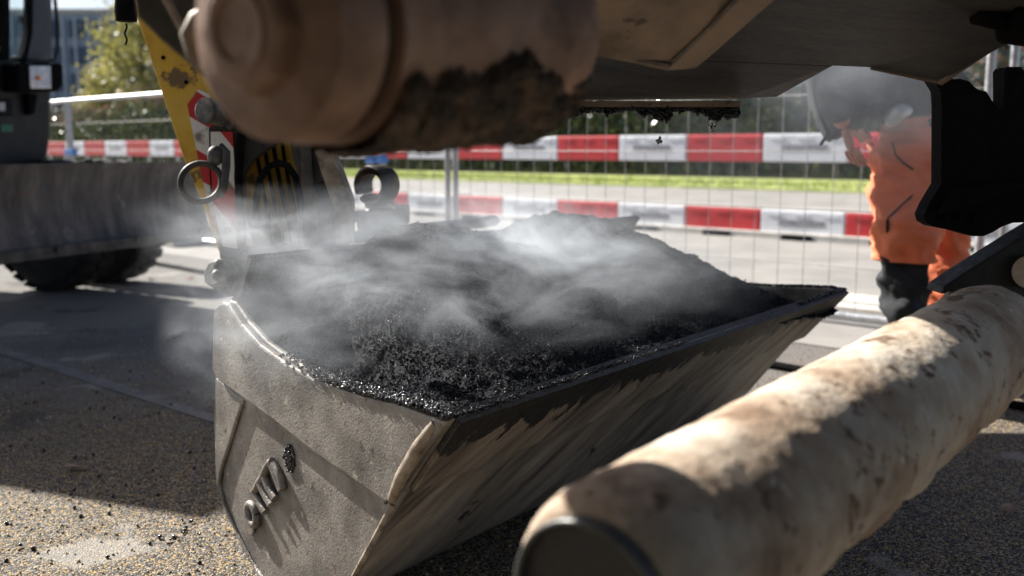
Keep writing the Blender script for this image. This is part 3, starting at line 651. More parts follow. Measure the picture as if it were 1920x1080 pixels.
pf = [(.095, .02), (.095, .104)]+[(.095+(Lc-.095-.02)*i/60, .105+.011*i/60) for i in range(61)]+[(Lc-.012, .114), (Lc-.004, .108), (Lc, .095), (Lc+.001, .02)]
lathe(c0, axc, v1, v2, pf, 120, lambda q, l, a: .0015*fbm(q, 18, 3)).build('drum_body', M['rustcyl'], cyl, smooth=True)
lathe(c0, axc, v1, v2, [(.02, .02), (.02, .085), (.028, .096), (.072, .102), (.080, .098), (.080, .02)], 96, lambda q, l, a: .001*fbm(q, 20, 3)).build('collar', M['rustcyl'], cyl, smooth=True)
lathe(c0, axc, v1, v2, [(.078, .02), (.078, .090), (.097, .090), (.097, .02)], 64).build('groove', M['darksteel'], cyl, smooth=True)
lathe(c0, axc, v1, v2, [(-.002, .01), (-.002, .05), (.004, .056), (.032, .058), (.032, .01)], 8).build('hub', M['rustcyl'], cyl, bevel=.004)
ringmesh(c0-axc*.005, axc, .038, .026, .008).build('hub_ring', M['rustcyl'], cyl, smooth=True, bevel=.002)
# mud shell clinging under the drum
mb = MB(); n, m_ = 260, 130; 
for i in range(n+1):
    l = .10+(Lc-.10-.002)*i/n; r0 = .106+.010*i/n
    if l > Lc-.014: r0 -= .02*((l-Lc+.014)/.014)
    for j in range(m_+1):
        a = -math.pi*(.02+.96*j/m_); dv = math.cos(a)*v1+math.sin(a)*v2; q = c0+axc*l+dv*r0
        top = .54-.28*math.sin(math.pi*min(1, max(0, (l-.10)/.29)))+.08*math.sin(l*40)       # how high the mud climbs
        cover = (-math.sin(a)-top)/.12+.9*fbm(q, 30, 5)
        h = -.004+.012*max(0, min(1, cover))+(.007*fbm(q, 45, 4)+.004*fbm(q, 130, 3) if cover > 0 else 0)
        mb.v.append(tuple(q+dv*h))
for i in range(n):
    for j in range(m_): k = i*(m_+1)+j; mb.f.append((k, k+1, k+m_+2, k+m_+1))
mudo = mb.build('mud_crust', M['mud'], cyl, smooth=True)
pp = []; rr = []
for _ in range(260):
    l = rng.uniform(.10, Lc-.01); a = -math.pi*rng.uniform(.42, .85) ; dv = math.cos(a)*v1+math.sin(a)*v2; pp.append(c0+axc*l+dv*(.112+.009*l/Lc)); rr.append(rng.uniform(.002, .006))
tag(grains('mud_pebbles', pp, rr, M['pebble'], cyl), kind='stuff')
cyl.scale = (.79, .79, .79); cyl.location = Vector(CAM)+(cyl.location-Vector(CAM))*.79
# carrier plate behind the hub
crp = empty('carrier_plate', P(330, 60, 1.0), 'dark brown triangular carrier plate behind the hub of the muddy drum', 'plate')
plate([(246, -40, 1.02), (256, 30, 1.02), (300, 74, 1.02), (352, 118, 1.02), (405, 168, 1.02), (470, 200, 1.02), (520, 120, 1.02), (520, -40, 1.02)], 'plate_body', M['darksteel'], crp, (0, .02, 0))
mb = MB(); mb.tube([P(302, -20, 1.005), P(340, 52, 1.0), P(352, 70, 1.0)], .004, 8); mb.tube([P(398, 14, .93), P(372, 36, .93), P(358, 66, .93), P(366, 104, .93), P(378, 128, .93)], [.006, .009, .01, .008, .004], 10)
build_split(mb, 'lip_bead', M['edge'], crp, smooth=True)

# ================================================================== EXCAVATOR ARM (yellow)
arm = empty('digger', P(480, 520, 2.55)*V(1, 1, 0), 'worn yellow excavator arm with red and white striped stickers and black hoses', 'excavator')
def pl(pix, d, name, m, dep=.02, par=arm, bev=.003):
    mb = MB(); mb.prism([P(x, y, d) for x, y in pix], (0, dep, 0)); return mb.build(name, m, par, bevel=bev)
YA = 2.5
pl([(228, -60), (256, 30), (300, 165), (345, 300), (386, 398), (412, 478), (436, 482), (436, -60)], YA, 'arm_side', M['yellow'], .30)
pl([(452, 200), (452, 300), (462, 400), (476, 475), (600, 475), (600, 150)], YA+.12, 'arm_underside', M['yellow'], .06)
s1 = stripes('stripe_sticker_a', (.5, 0, .86), .125, .30); s2 = stripes('stripe_sticker_b', (.78, 0, .62), .125, .1)
pl([(351, 196), (372, 167), (392, 176), (402, 200), (402, 300), (412, 440), (400, 420), (378, 330)], YA-.004, 'striped_sticker', s1, .003, bev=0)
pl([(393, 236), (505, 228), (530, 260), (470, 300), (452, 330), (452, 478), (415, 490), (404, 420), (393, 330)], YA-.06, 'link_plate', M['blackpaint'], .05)
pl([(395, 247), (436, 247), (440, 320), (444, 466), (418, 462), (402, 400), (396, 320)], YA-.066, 'striped_sticker', s2, .004, bev=0)
for dx in ((306, 102), (349, 148)):
    mb = MB(); mb.tube([P(dx[0], dx[1]+6, YA-.003), P(dx[0], dx[1]+6, YA+.01)], .005, 14); mb.build('bolt_hole', M['black'], arm)
# pin boss
mb = MB(); q0, q1 = P(383, 207, YA-.13), P(450, 216, YA-.02)
mb.tube([q0, q0*.85+q1*.15], .031, 20); o = mb.build('pin_head', M['greysteel'], arm, smooth=True, bevel=.003)
mb = MB()
for i in range(26):
    t = random.uniform(.4, 1); c = q0*(1-t)+q1*t+V(random.gauss(0, .012), random.gauss(0, .006), random.gauss(0, .018)); mb.ball(c, random.uniform(.008, .016), 5)
mb.tube([q0*.9+q1*.1, q1], .030, 14); mb.build('greasy_boss', M['greysteel'], arm, smooth=True)
# steel ring and hanging hook
mb = MB(); rc = P(377, 342, YA-.16); mb.tube([rc+.044*V(math.cos(a), .35*math.sin(a+1), math.sin(a)) for a in np.linspace(0, 2*math.pi, 40)[:-1]], .0075, 10, closed=True); mb.build('lifting_ring', M['darksteel'], arm, smooth=True)
mb = MB(); mb.tube([P(412, 370, YA-.15), P(421, 350, YA-.15), P(424, 310, YA-.15), P(424, 285, YA-.14), P(416, 276, YA-.13), P(408, 285, YA-.13)], [.007, .008, .01, .010, .01, .008], 10); mb.build('hook', M['darksteel'], arm, smooth=True)
mb = MB(); mb.ball(P(404, 292, YA-.14), .02, 8, (1, .8, 1.2)); mb.build('hook_nut', M['greysteel'], arm, smooth=True)
mb = MB(); mb.tube([P(393, 240, YA-.09), P(394, 300, YA-.09), P(396, 375, YA-.09)], .0016, 6); mb.build('cable', M['black'], arm)
# hoses
for x0, x1, r_ in ((474, 510, .005), (490, 528, .005), (507, 546, .0055), (524, 562, .005)):
    mb = MB(); mb.tube([P(x0, 235, YA+.1), P(x0+8, 290, YA+.1), P((x0+x1)/2, 350, YA+.09), P(x1, 440, YA+.08), P(x1+6, 480, YA+.08)], r_, 10); mb.build('hydraulic_hose', M['black'], arm, smooth=True)
mb = MB(); mb.tube([P(452, 250, YA-.07), P(447, 330, YA-.07), P(450, 400, YA-.07), P(456, 470, YA-.07)], .010, 10); mb.build('hydraulic_hose', M['black'], arm, smooth=True)
pth = [(478, 415), (481, 370), (488, 335), (503, 313), (521, 305), (540, 311), (554, 332), (562, 365), (566, 410)]
mb = MB(); mb.tube([P(x, y, YA-.1) for x, y in pth], .0085, 12); mb.build('hose_loop', M['black'], arm, smooth=True)
# coupler side plates
pl([(528, 200), (592, 250), (640, 352), (648, 372), (652, 450), (565, 470), (568, 380)], YA-.02, 'coupler_plate', M['darksteel'], .05)
mb = MB(); mb.prism([P(x, y, YA-.04) for x, y in ((588, 235), (612, 262), (650, 362), (655, 380), (656, 460), (628, 460), (626, 392), (604, 330), (590, 285))], (0, .09, 0)); mb.build('coupler_edge', M['edge'], arm, bevel=.004)
mb = MB(); mb.tube([P(607, 356, YA-.026), P(607, 356, YA)], .021, 20); mb.build('coupler_hole', M['black'], arm)
mb = MB(); mb.tube([P(570, 250, YA-.03), P(585, 460, YA-.03)], .018, 12); mb.build('tilt_cylinder', M['darksteel'], arm, smooth=True)
# bottom lugs
mb = MB(); q0, q1 = P(399, 512, YA-.1), P(470, 530, YA)
mb.tube([q0, q0*.7+q1*.3], .033, 8); mb.tube([q0*.7+q1*.3, q1], .042, 16)
for a in range(6): mb.ball(q0*.8+q1*.2+V(0, .03*math.cos(a), .03*math.sin(a)), .014, 5)
mb.build('lower_pin', M['greysteel'], arm, smooth=True, bevel=.002)
pl([(410, 470), (455, 465), (640, 450), (650, 520), (430, 545), (415, 500)], YA+.05, 'lower_link', M['blackpaint'], .06)
# plug dangling at the top left
mb = MB(); c = P(236, 22, YA-.3); mb.tube([c+V(0, 0, .1), c+V(0, 0, .0), c-V(0, 0, .02)], [.012, .024, .022], 14); mb.build('hanging_plug', M['black'], arm, smooth=True, bevel=.002)
mb = MB(); mb.tube([P(236+2*math.sin(k), 44+k*4, YA-.3) for k in range(11)], .002, 6); mb.build('plug_cord', M['black'], arm)
# lifting eye on the coupler
eye = empty('lifting_eye', P(712, 410, 2.6), 'rusty black lifting eye standing behind the asphalt heap', 'lifting eye')
ec = P(704, 347, 2.6); ex_ = unit(V(.93, -.36, 0)); mb = MB()
na = 44
for i in range(na):
    a = R(-58)+i*R(342)/(na-1)-R(75); 
    for (rr_, dd) in ((.030, -.024), (.043, -.03), (.052, -.02), (.052, .034), (.043, .042), (.031, .036)):
        mb.v.append(tuple(ec+rr_*(math.cos(a)*ex_+math.sin(a)*ZU)+dd*V(.36, .93, 0)*1.1))
for i in range(na-1):
    for j in range(6): mb.f.append((i*6+j, i*6+(j+1) % 6, (i+1)*6+(j+1) % 6, (i+1)*6+j))
mb.f.append(tuple(range(6))); mb.f.append(tuple((na-1)*6+j for j in range(5, -1, -1)))
mb.build('eye_ring', M['rustring'], eye, smooth=True, bevel=.002)
mb = MB(); mb.box(P(714, 383, 2.6), (.075, .07, .016)); mb.build('eye_neck', M['rustring'], eye, bevel=.006)
mb = MB(); mb.ball(P(714, 420, 2.6), .064, 10, (1, .8, .75)); mb.build('eye_base', M['rustring'], eye, smooth=True)
mb = MB(); mb.box(P(754, 402, 2.6), (.035, .06, .05)); mb.box(P(678, 405, 2.6), (.035, .06, .03)); build_split(mb, 'base_lug', M['darksteel'], eye, bevel=.006)

# ================================================================== PARKED WHEELED EXCAVATOR (left)
H_ = V(.93, -.36, 0); H_ = unit(H_); LT = V(.36, .93, 0); LT = unit(LT); cc = V(-3.03, 6.55, 0)
mac = empty('wheeled_excavator', V(-3.6, 5.9, 0), 'dark wheeled excavator parked at left with a scratched steel dozer blade', 'excavator')
def FP(px, py, off=0): return PL(px, py, cc+H_*off, H_)
def fpl(pix, off, dep, name, m, par=mac, bev=.01):
    mb = MB(); mb.prism([FP(x, y, off) for x, y in pix], -H_*dep); return mb.build(name, m, par, bevel=bev)
# blade: curved sheet
b0, b1 = V(-2.78, 3.75, 0), V(-1.88, 6.1, 0); bd = unit(b1-b0); bn = V(bd[1], -bd[0], 0); bl = float(np.linalg.norm(b1-b0))
mb = MB(); nz = 14
for side_ in (0, 1):
    for i in range(nz+1):
        t = i/nz; z = .40+.43*t; off = .05*(2*t-1)**2 + (-.03 if side_ else 0)
        for e in range(25):
            q = b0+bd*bl*e/24+bn*off; mb.v.append((q[0], q[1], z))
for side_ in (0, 1):
    for i in range(nz):
        for e in range(24): k = side_*(nz+1)*25+i*25+e; mb.f.append((k, k+1, k+26, k+25))
o2 = (nz+1)*25
for e in range(24): mb.f.append((e, e+1, o2+e+1, o2+e)); k = nz*25+e; mb.f.append((k, k+1, o2+k+1, o2+k))
for i in range(nz): k = i*25; mb.f.append((k, k+25, o2+k+25, o2+k)); k += 24; mb.f.append((k, k+25, o2+k+25, o2+k))
mb.build('dozer_blade', M['blade'], mac, smooth=True)
mb = MB(); q = (b0+b1)/2+bn*.082; q[2] = .40; mb.box(q, (bl, .022, .06), (bd, bn, ZU)); mb.build('blade_edge', M['darksteel'], mac, bevel=.006)
mb = MB()
for t in (.25, .5, .72, .93): q = b0+bd*bl*t+bn*.094; q[2] = .41; mb.tube([q, q+bn*.012], .016, 8)
build_split(mb, 'blade_bolt', M['darksteel'], mac)
# wheels
def wheel(c, r, w):
    we = bpy.data.objects.new('wheel', None); C.objects.link(we); we.parent = mac; we.location = Vector(c)-mac.location
    a1, a2 = H_, ZU
    lathe(V(*c)-LT*w/2, LT, a1, a2, [(0, r*.56), (.0, r*.8), (.03, r*.93), (.05, r*.965), (w-.05, r*.965), (w-.03, r*.93), (w, r*.8), (w, r*.56)], 64).build('tyre', M['tyre'], we, smooth=True)
    mb = MB()
    for k in range(26):
        a = 2*math.pi*k/26
        for sg in (-1, 1):
            an_ = a+(.5 if sg > 0 else 0)*2*math.pi/26; dv = math.cos(an_)*a1+math.sin(an_)*a2; tv = -math.sin(an_)*a1+math.cos(an_)*a2
            mb.box(V(*c)+dv*r*.965+LT*sg*w*.24, (w*.44, r*.05, r*.17), (unit(LT+sg*.35*tv), dv, unit(tv-sg*.35*LT)))
    mb.build('tread', M['tyre'], we, bevel=.006)
    lathe(V(*c)-LT*(w/2-.02), LT, a1, a2, [(0, r*.18), (.0, r*.5), (-.02, r*.57), (.03, r*.57), (.06, r*.3), (.06, r*.1)], 40).build('rim', M['cabgrey'], we, smooth=True)
g = G(118, 545); r_ = .42; wheel((g[0]-.05, g[1]+.05, r_), r_, .27)
g2 = g+LT*.42; wheel((g2[0]-.02, g2[1]+.05, r_), r_, .27)
wheel((g[0]-.3-2.3*.93, g[1]+.85, r_), r_, .27)
# undercarriage and superstructure
mb = MB(); mb.box(cc-H_*1.6-LT*1.0+V(0, 0, .72), (2.6, 1.6, .36), (H_, LT, ZU)); mb.build('undercarriage', M['blackpaint'], mac, bevel=.03)
mb = MB()
for s_ in (.3, 1.05): a = cc-H_*.35-LT*s_+V(0, 0, .75); b = (b0+b1)/2-bn*.16-bd*(s_-.65)+V(0, 0, .6); mb.tube([a, b], .06, 8)
build_split(mb, 'blade_arm', M['blackpaint'], mac, smooth=True)
fpl([(98, 110), (98, 250), (90, 300), (80, 312), (-530, 335), (-530, 60)], 0, 2.9, 'lower_body', M['blackpaint'], bev=.03)
fpl([(64, -330), (98, -330), (98, 112), (72, 112), (52, 112), (52, 95), (60, 60), (62, 0)], .0, .09, 'front_pillar', M['cabgrey'])
mb = MB(); mb.box(cc-H_*.9-LT*1.0+V(0, 0, 2.78), (1.9, 2.04, .14), (H_, LT, ZU)); mb.build('cab_roof', M['cabgrey'], mac, bevel=.03)
fpl([(-530, -560), (-480, -560), (-480, 80), (-530, 80)], 0, .09, 'front_pillar', M['cabgrey'])
fpl([(-300, -320), (64, -320), (60, 60), (52, 105), (-300, 105)], -.05, .006, 'windscreen', M['glass'], bev=0)
mb = MB(); mb.box(cc-H_*1.75-LT*.06+V(0, 0, 2.05), (.09, .09, 1.3), (H_, LT, ZU)); mb.box(cc-H_*1.75-LT*1.95+V(0, 0, 2.05), (.09, .09, 1.3), (H_, LT, ZU)); build_split(mb, 'rear_pillar', M['cabgrey'], mac, bevel=.01)
mb = MB(); mb.box(cc-H_*.95-LT*.75+V(0, 0, 1.55), (.5, .5, .16), (H_, LT, ZU)); mb.box(cc-H_*1.18-LT*.75+V(0, 0, 1.85), (.12, .46, .6), (H_, LT, ZU)); build_split(mb, 'driver_seat', M['black'], mac, bevel=.04)
mb = MB(); mb.tube([V(-4.75, 6.2, 1.7), V(-4.6, 5.2, 2.75), V(-4.35, 4.45, 2.6), V(-4.0, 3.8, 1.3)], [.14, .16, .12, .08], 4); mb.build('shadow_boom', M['blackpaint'], mac, bevel=.02)  # out-of-frame boom added to throw a shadow on the near left ground
mb = MB(); mb.box(cc-H_*2.4-LT*1.0+V(0, 0, 1.95), (1.3, 2.0, 1.5), (H_, LT, ZU)); mb.build('engine_cover', M['blackpaint'], mac, bevel=.05)
fpl([(52, -300), (64, -300), (63, 0), (62, 60), (54, 100), (50, 118), (40, 118), (48, 90), (54, 55), (52, 0)], .02, .02, 'window_frame', M['black'], bev=.005)
fpl([(4, -300), (14, -300), (20, 60), (18, 112), (0, 112), (6, 60)], .03, .05, 'wiper_post', M['black'], bev=.005)
mb = MB(); q = FP(46, 38, -.12); mb.box(q, (.03, .09, .05), (H_, LT, ZU)); mb.tube([q, FP(60, 28, -.05)], .01, 8); mb.build('inner_mirror', M['black'], mac, bevel=.008)
mb = MB(); mb.tube([FP(100, -200, .08), FP(101, -20, .08), FP(107, 40, .08), FP(108, 95, .08), FP(102, 112, .08), FP(94, 114, .05)], .012, 10); mb.build('hand_rail', M['blackpaint'], mac, smooth=True)
fpl([(34, 118), (116, 118), (120, 126), (119, 160), (110, 172), (34, 172)], .14, .14, 'lamp_housing', M['black'], bev=.015)
lens = fpl([(56, 123), (96, 123), (97, 166), (58, 166)], .148, .012, 'head_lamp', M['lens'], bev=.006)
mb = MB(); q = FP(72, 146, .152); mb.ball(q, .016, 8); mb.build('lamp_bulb', M['amber'], lens, smooth=True)
mb = MB()
for y in (186, 193, 200, 207, 214): mb.prism([FP(-20, y, .012), FP(24, y, .012), FP(24, y+3, .012), FP(-20, y+3, .012)], -H_*.02)
mb.build('grille', M['black'], mac)
fpl([(-15, 192), (10, 192), (10, 208), (-15, 208)], .016, .01, 'grille_badge', M['greyband'], bev=.002)
fpl([(2, 234), (24, 234), (24, 247), (2, 247)], .008, .006, 'green_sticker', M['green'], bev=0)
fpl([(52, 176), (72, 176), (66, 214), (56, 216)], .05, .05, 'lamp_bracket', M['black'], bev=.008)

# ================================================================== FENCE
FB = V(1.73, 5.06, 0); FH = 1.43
def fence_panel(s0, s1, lab, first=[None]):
    e = empty('mesh_fence', FB+U*(s0+s1)/2, lab, 'fence', 'mesh fence panels along the site')
    mb = MB(); mb.tube([FB+U*s0+V(0, 0, .02), FB+U*s0+V(0, 0, FH)], .021, 10); mb.build('post', M['galv'], e, smooth=True)
    mb = MB(); mb.tube([FB+U*s1+V(0, 0, .02), FB+U*s1+V(0, 0, FH)], .021, 10); mb.build('post', M['galv'], e, smooth=True)
    for z, nm in ((FH-.0, 'top_tube'), (.05, 'bottom_tube')):
        mb = MB(); mb.tube([FB+U*(s0-.02)+V(0, 0, z), FB+U*(s1+.02)+V(0, 0, z)], .021, 10); mb.build(nm, M['galv'], e, smooth=True)
    mb = MB(); k = max(1, round((s1-s0)/.148))
    for i in range(1, k): q = FB+U*(s0+(s1-s0)*i/k)+V(0, 0, .05); mb.tube([q, q+V(0, 0, FH-.05)], .0021, 5, cap=False)
    for z in (.30, .59, .89, 1.18): mb.tube([FB+U*s0+V(0, 0, z)-NV*.006, FB+U*s1+V(0, 0, z)-NV*.006], .0026, 5, cap=False)
    mb.build('wire_mesh', M['wire'], e)
    return e
fence_panel(-12.4, -9.08, 'mesh fence panel farthest away, half hidden by the parked excavator')
fence_panel(-9.0, -6.46, 'mesh fence panel in front of the glinting hedge, left of the yellow arm')
fence_panel(-6.38, -3.83, 'mesh fence panel behind the yellow arm and the lifting eye')
fence_panel(-3.68, -2.97, 'narrow mesh fence panel between the paired posts and the thick post')
fence_panel(-2.89, .62, 'mesh fence panel right of the thick post, behind the asphalt heap')
fence_panel(.72, 4.2, 'mesh fence panel nearest to us, at far right behind the person')
for s_, zc, l_ in ((-9.04, .87, 'blue clamp joining the two fence posts in front of the hedge at left'), (-3.75, .83, 'blue clamp joining the paired fence posts above the lifting eye')):
    mb = MB(); mb.box(FB+U*s_+V(0, 0, zc), (.20, .06, .07), (U, NV, ZU)); mb.tube([FB+U*s_+NV*-.05+V(0, 0, zc), FB+U*s_+NV*.05+V(0, 0, zc)], .012, 8)
    tag(mb.build('fence_clamp', M['clipblue'], bevel=.006), l_, 'clamp', 'blue fence clamps')
for s_ in (-9.04, -6.42, .67):
    mb = MB(); c = FB+U*s_; mb.box(c+V(0, 0, .045), (.22, .6, .09), (U, NV, ZU)); 
    tag(mb.build('concrete_block', M['concrete'], bevel=.02), {-9.04: 'concrete fence foot under the far paired posts at left', -6.42: 'concrete fence foot behind the yellow arm', .67: 'concrete fence foot nearest the person at right'}[s_], 'block', 'concrete blocks under the fence')

# ================================================================== RED AND WHITE BARRIERS
BB = V(3.29, 9.6, 0); UL = .91
def barrier(i, red):
    s0 = -.067+UL*i; c = BB+U*(s0+UL/2); near = 'red' if red else 'white'
    e = empty('road_barrier', c, 'x', 'barrier', 'red and white plastic road barriers beyond the fence')
    m = M['redp'] if red else M['whitep']
    for z0, z1, nm in ((.775, 1.055, 'upper_board'), (.04, .29, 'lower_board')):
        mb = MB(); mb.box(c+V(0, 0, (z0+z1)/2), (UL-.012, .06, z1-z0), (U, NV, ZU)); bd_ = mb.build(nm, m, e, bevel=.015)
        if not red:
            mb = MB(); k0 = c-NV*.032+V(0, 0, (z0+z1)/2)
            mb.box(k0, (.5, .002, .06), (U, NV, ZU))
            mb.build('print', M['inkgrey'], bd_)
        mb = MB()
        for k in range(3): mb.box(c+U*(-.3+.3*k)-NV*.033+V(0, 0, z1-.045), (.16, .006, .022), (U, NV, ZU))
        build_split(mb, 'moulded_slot', m, bd_, bevel=.002)
    for sg in (-1, 1):
        mb = MB(); mb.box(c+U*sg*.38+V(0, 0, .53), (.035, .035, .5), (U, NV, ZU)); 
        if i % 2 == 0 and i < -9: mb.build('leg', M['galv'], e, bevel=.004)
        else: mb.v = []; mb.f = []
    mb = MB(); mb.box(c+V(0, 0, .025), (.3, .34, .05), (U, NV, ZU)); mb.build('foot', M['black'], e, bevel=.01)
    return e
def px_of(p):
    v = np.array(p)-CAM; dd = v@_fw; return 960+FX*(v@_rt)/dd
ORD = 'first second third fourth fifth sixth seventh eighth ninth tenth eleventh twelfth thirteenth fourteenth fifteenth sixteenth seventeenth eighteenth'.split()
cnt = {True: 0, False: 0}
for i in range(4, -36, -1):
    c = BB+U*(-.067+UL*(i+.5)); x = px_of(c+V(0, 0, .9))
    if -12.6 < -.067+UL*i < -11.4 or x > 1990 or x < -40: continue
    red = (i % 2 == 0); e = barrier(i, red); o_ = ORD[min(17, cnt[red])]; cnt[red] += 1
    where = ('past the parked excavator' if x < 120 else 'below the glinting hedge' if x < 345 else 'behind the yellow arm' if x < 640 else 'left of the thick fence post' if x < 860 else
             'behind the asphalt heap' if x < 1440 else "left of the person's hands" if x < 1590 else 'behind the person' if x < 1790 else 'behind the black bracket')
    e['label'] = f"{o_} {'red' if red else 'white'} plastic barrier from the right edge, {where}"

# ================================================================== HEDGE, TREES, BUILDING
def leafcloud(name, pts, size, m, parent=None):
    n = len(pts); sz_ = rng.uniform(.6, 1.3, n)*size; q = np.array([[-.5, 0, 0], [0, -.28, .05], [.5, 0, 0], [0, .28, .05]])
    v = np.einsum('nij,kj->nki', rand_rot(n), q)*sz_[:, None, None]+pts[:, None, :]
    return arr_mesh(name, v.reshape(-1, 3), np.arange(4*n).reshape(n, 4), m, parent)
hb = V(1.73, 5.06, 0)
hed = empty('hedge', hb+NV*22+U*-30, 'tall dark glossy hedge glinting in the sun beyond the grass verge', 'hedge')
n = 60000; aa = -110+122*rng.uniform(0, 1, n)**.55; top = 3.3+.5*np.sin(aa*.35)+.35*np.sin(aa*1.1+1)
bb = 21.4+rng.exponential(.5, n); zz = .15+rng.uniform(0, 1, n)**.8*top
sel = rng.random(n) > .35*(np.sin(aa*1.7+zz*1.3)+np.sin(zz*2.1+aa*.6))*.5
pts = hb+aa[:, None]*U+bb[:, None]*NV+zz[:, None]*ZU
leafcloud('hedge_leaves', pts[sel], .19, M['leaf'], hed)
sel2 = (zz > top*.8) & (rng.random(n) < .3); leafcloud('hedge_tips', pts[sel2]+V(0, 0, .12), .17, M['leafred'], hed)
mb = MB(); c = hb+U*-48+NV*22.9+V(0, 0, 1.4); mb.box(c, (126, .9, 2.7), (U, NV, ZU)); mb.build('hedge_core', M['leaf'], hed)
mb = MB()
for k in range(90):
    q = hb+U*(-100+1.2*k+random.uniform(-.3, .3))+NV*21.5; mb.tube([q, q+V(random.uniform(-.2, .2), 0, 1.3)], .03, 5)
tag(mb.build('hedge_stems', M['bark'], hed), kind='stuff')
def tree(px, py, d, r, h, m, lab, nleaf=5200, ls=.26):
    top = P(px, py, d); b = V(top[0], top[1], 0); e = empty('tree', b, lab, 'tree', 'trees beyond the hedge')
    mb = MB(); mb.tube([b, b+V(.1, 0, h*.35), b+V(-.1, .1, h*.7), b+V(0, 0, h*.92)], [.25, .19, .12, .04], 8)
    for k in range(9):
        a = k*2.4; z0 = h*(.35+.055*k); mb.tube([b+V(0, 0, z0), b+V(math.cos(a)*r*.4, math.sin(a)*r*.4, z0+r*.25), b+V(math.cos(a)*r*.8, math.sin(a)*r*.8, z0+r*.4)], [.09, .05, .02], 6)
    mb.build('trunk', M['bark'], e, smooth=True)
    cl = []
    for k in range(46):
        dv = rng.normal(size=3); dv /= np.linalg.norm(dv); rr_ = rng.uniform(.35, 1)
        c = b+V(0, 0, h*.66)+dv*V(r, r, h*.34)*rr_; cl.append(rng.normal(0, 1, (nleaf//46, 3))*r*.16+c)
    leafcloud('crown', np.concatenate(cl), ls, m, e)
tree(262, 60, 62, 2.9, 11.0, M['leaf2'], 'olive green sunlit tree above the hedge, left of the yellow arm')
tree(200, 110, 74, 2.6, 6.6, M['leaf2'], 'lower olive tree in front of the blue grey building')
tree(450, 30, 52, 3, 11, M['leaf'], 'dark green tree standing behind the yellow arm')
tree(1180, 60, 40, 4, 10, M['leaf'], 'dark tree beyond the hedge, under the hopper lip', 6500)
tree(1420, 60, 36, 4, 9.5, M['leaf'], 'dark tree beyond the hedge, between the hopper and the person', 6500)
tree(1640, 60, 34, 4, 9.5, M['leaf'], 'dark tree beyond the hedge, behind the bending person', 6500)
tree(1880, 60, 32, 4, 9.5, M['leaf'], 'dark tree beyond the hedge, at far right behind the bracket', 6500)
bld = empty('office_building', (-62, 132, 0), 'long pale blue grey office block with rows of windows far behind the hedge', 'building')
mb = MB(); mb.box((-66, 140, 9), (62, 16, 18.4)); mb.build('wall', M['facade'], bld, bevel=.1)
mb = MB(); mb.box((-66, 140, 18.5), (62.6, 16.6, .6)); mb.build('roof', M['concrete'], bld)
k = 0
for fl in range(5):
    for c in range(19):
        mb = MB(); x = -96+3.25*c+1; z = 1.8+3.4*fl; mb.box((x, 131.9, z+.9), (2.5, .3, 2.2)); w_ = mb.build('window', M['win'], bld)
mb = MB()
for c in range(39): mb.box((-97+1.63*c, 131.6, 9), (.22, .5, 17.6))
mb.build('mullions', plain('pale_mullion', (.5, .54, .6), .5), bld)

# ================================================================== PERSON
def skinned(name, pts, edges, radii, m, parent, sub=2, disp=None):
    me = bpy.data.meshes.new(name); org = np.array(parent.location)
    me.from_pydata([tuple(np.array(p)-org) for p in pts], edges, []); o = bpy.data.objects.new(name, me); C.objects.link(o); o.parent = parent
    sk = o.modifiers.new('skin', 'SKIN'); sk.use_smooth_shade = True
    sv = me.skin_vertices[0].data
    for i, r in enumerate(radii): sv[i].radius = (r, r) if not hasattr(r, '__len__') else r
    sv[0].use_root = True
    sd = o.modifiers.new('sub', 'SUBSURF'); sd.levels = sub; sd.render_levels = sub
    if disp:
        tx = bpy.data.textures.new(name+'_folds', 'CLOUDS'); tx.noise_scale = disp[1]; tx.noise_depth = 3
        dm = o.modifiers.new('folds', 'DISPLACE'); dm.texture = tx; dm.strength = disp[0]; dm.texture_coords = 'LOCAL'
    me.materials.append(m); return o
YP = 3.66
def Q(px, py, dy=0): return P(px, py, YP+dy)
per = empty('person', Q(1720, 745)*V(1, 1, 0), 'person bending forward in a dark jacket and bright orange work trousers', 'person')
pel = Q(1722, 238); ch = Q(1640, 130); nk = Q(1552, 70); hd = Q(1515, 40)
kL, kR = Q(1692, 500, -.12), Q(1772, 500, .14); aL, aR = V(kL[0]+.03, kL[1]-.02, .1), V(kR[0]+.10, kR[1]+.05, .1)
hipL, hipR = Q(1712, 290, -.10), Q(1732, 290, .10)
shL, shR = Q(1590, 115, -.14), Q(1590, 115, .14); elL, elR = Q(1562, 200, -.2), Q(1620, 200, .16); wrL, wrR = Q(1585, 238, -.16), Q(1612, 232, .12)
pts = [pel, ch, nk, hd, hipL, kL, aL, hipR, kR, aR, shL, elL, wrL, shR, elR, wrR]
ed = [(0, 1), (1, 2), (2, 3), (0, 4), (4, 5), (5, 6), (0, 7), (7, 8), (8, 9), (1, 10), (10, 11), (11, 12), (1, 13), (13, 14), (14, 15)]
skinned('body', pts, ed, [.09, .10, .055, .09, .08, .055, .035, .08, .055, .035, .055, .04, .026, .055, .04, .026], M['skin'], per)
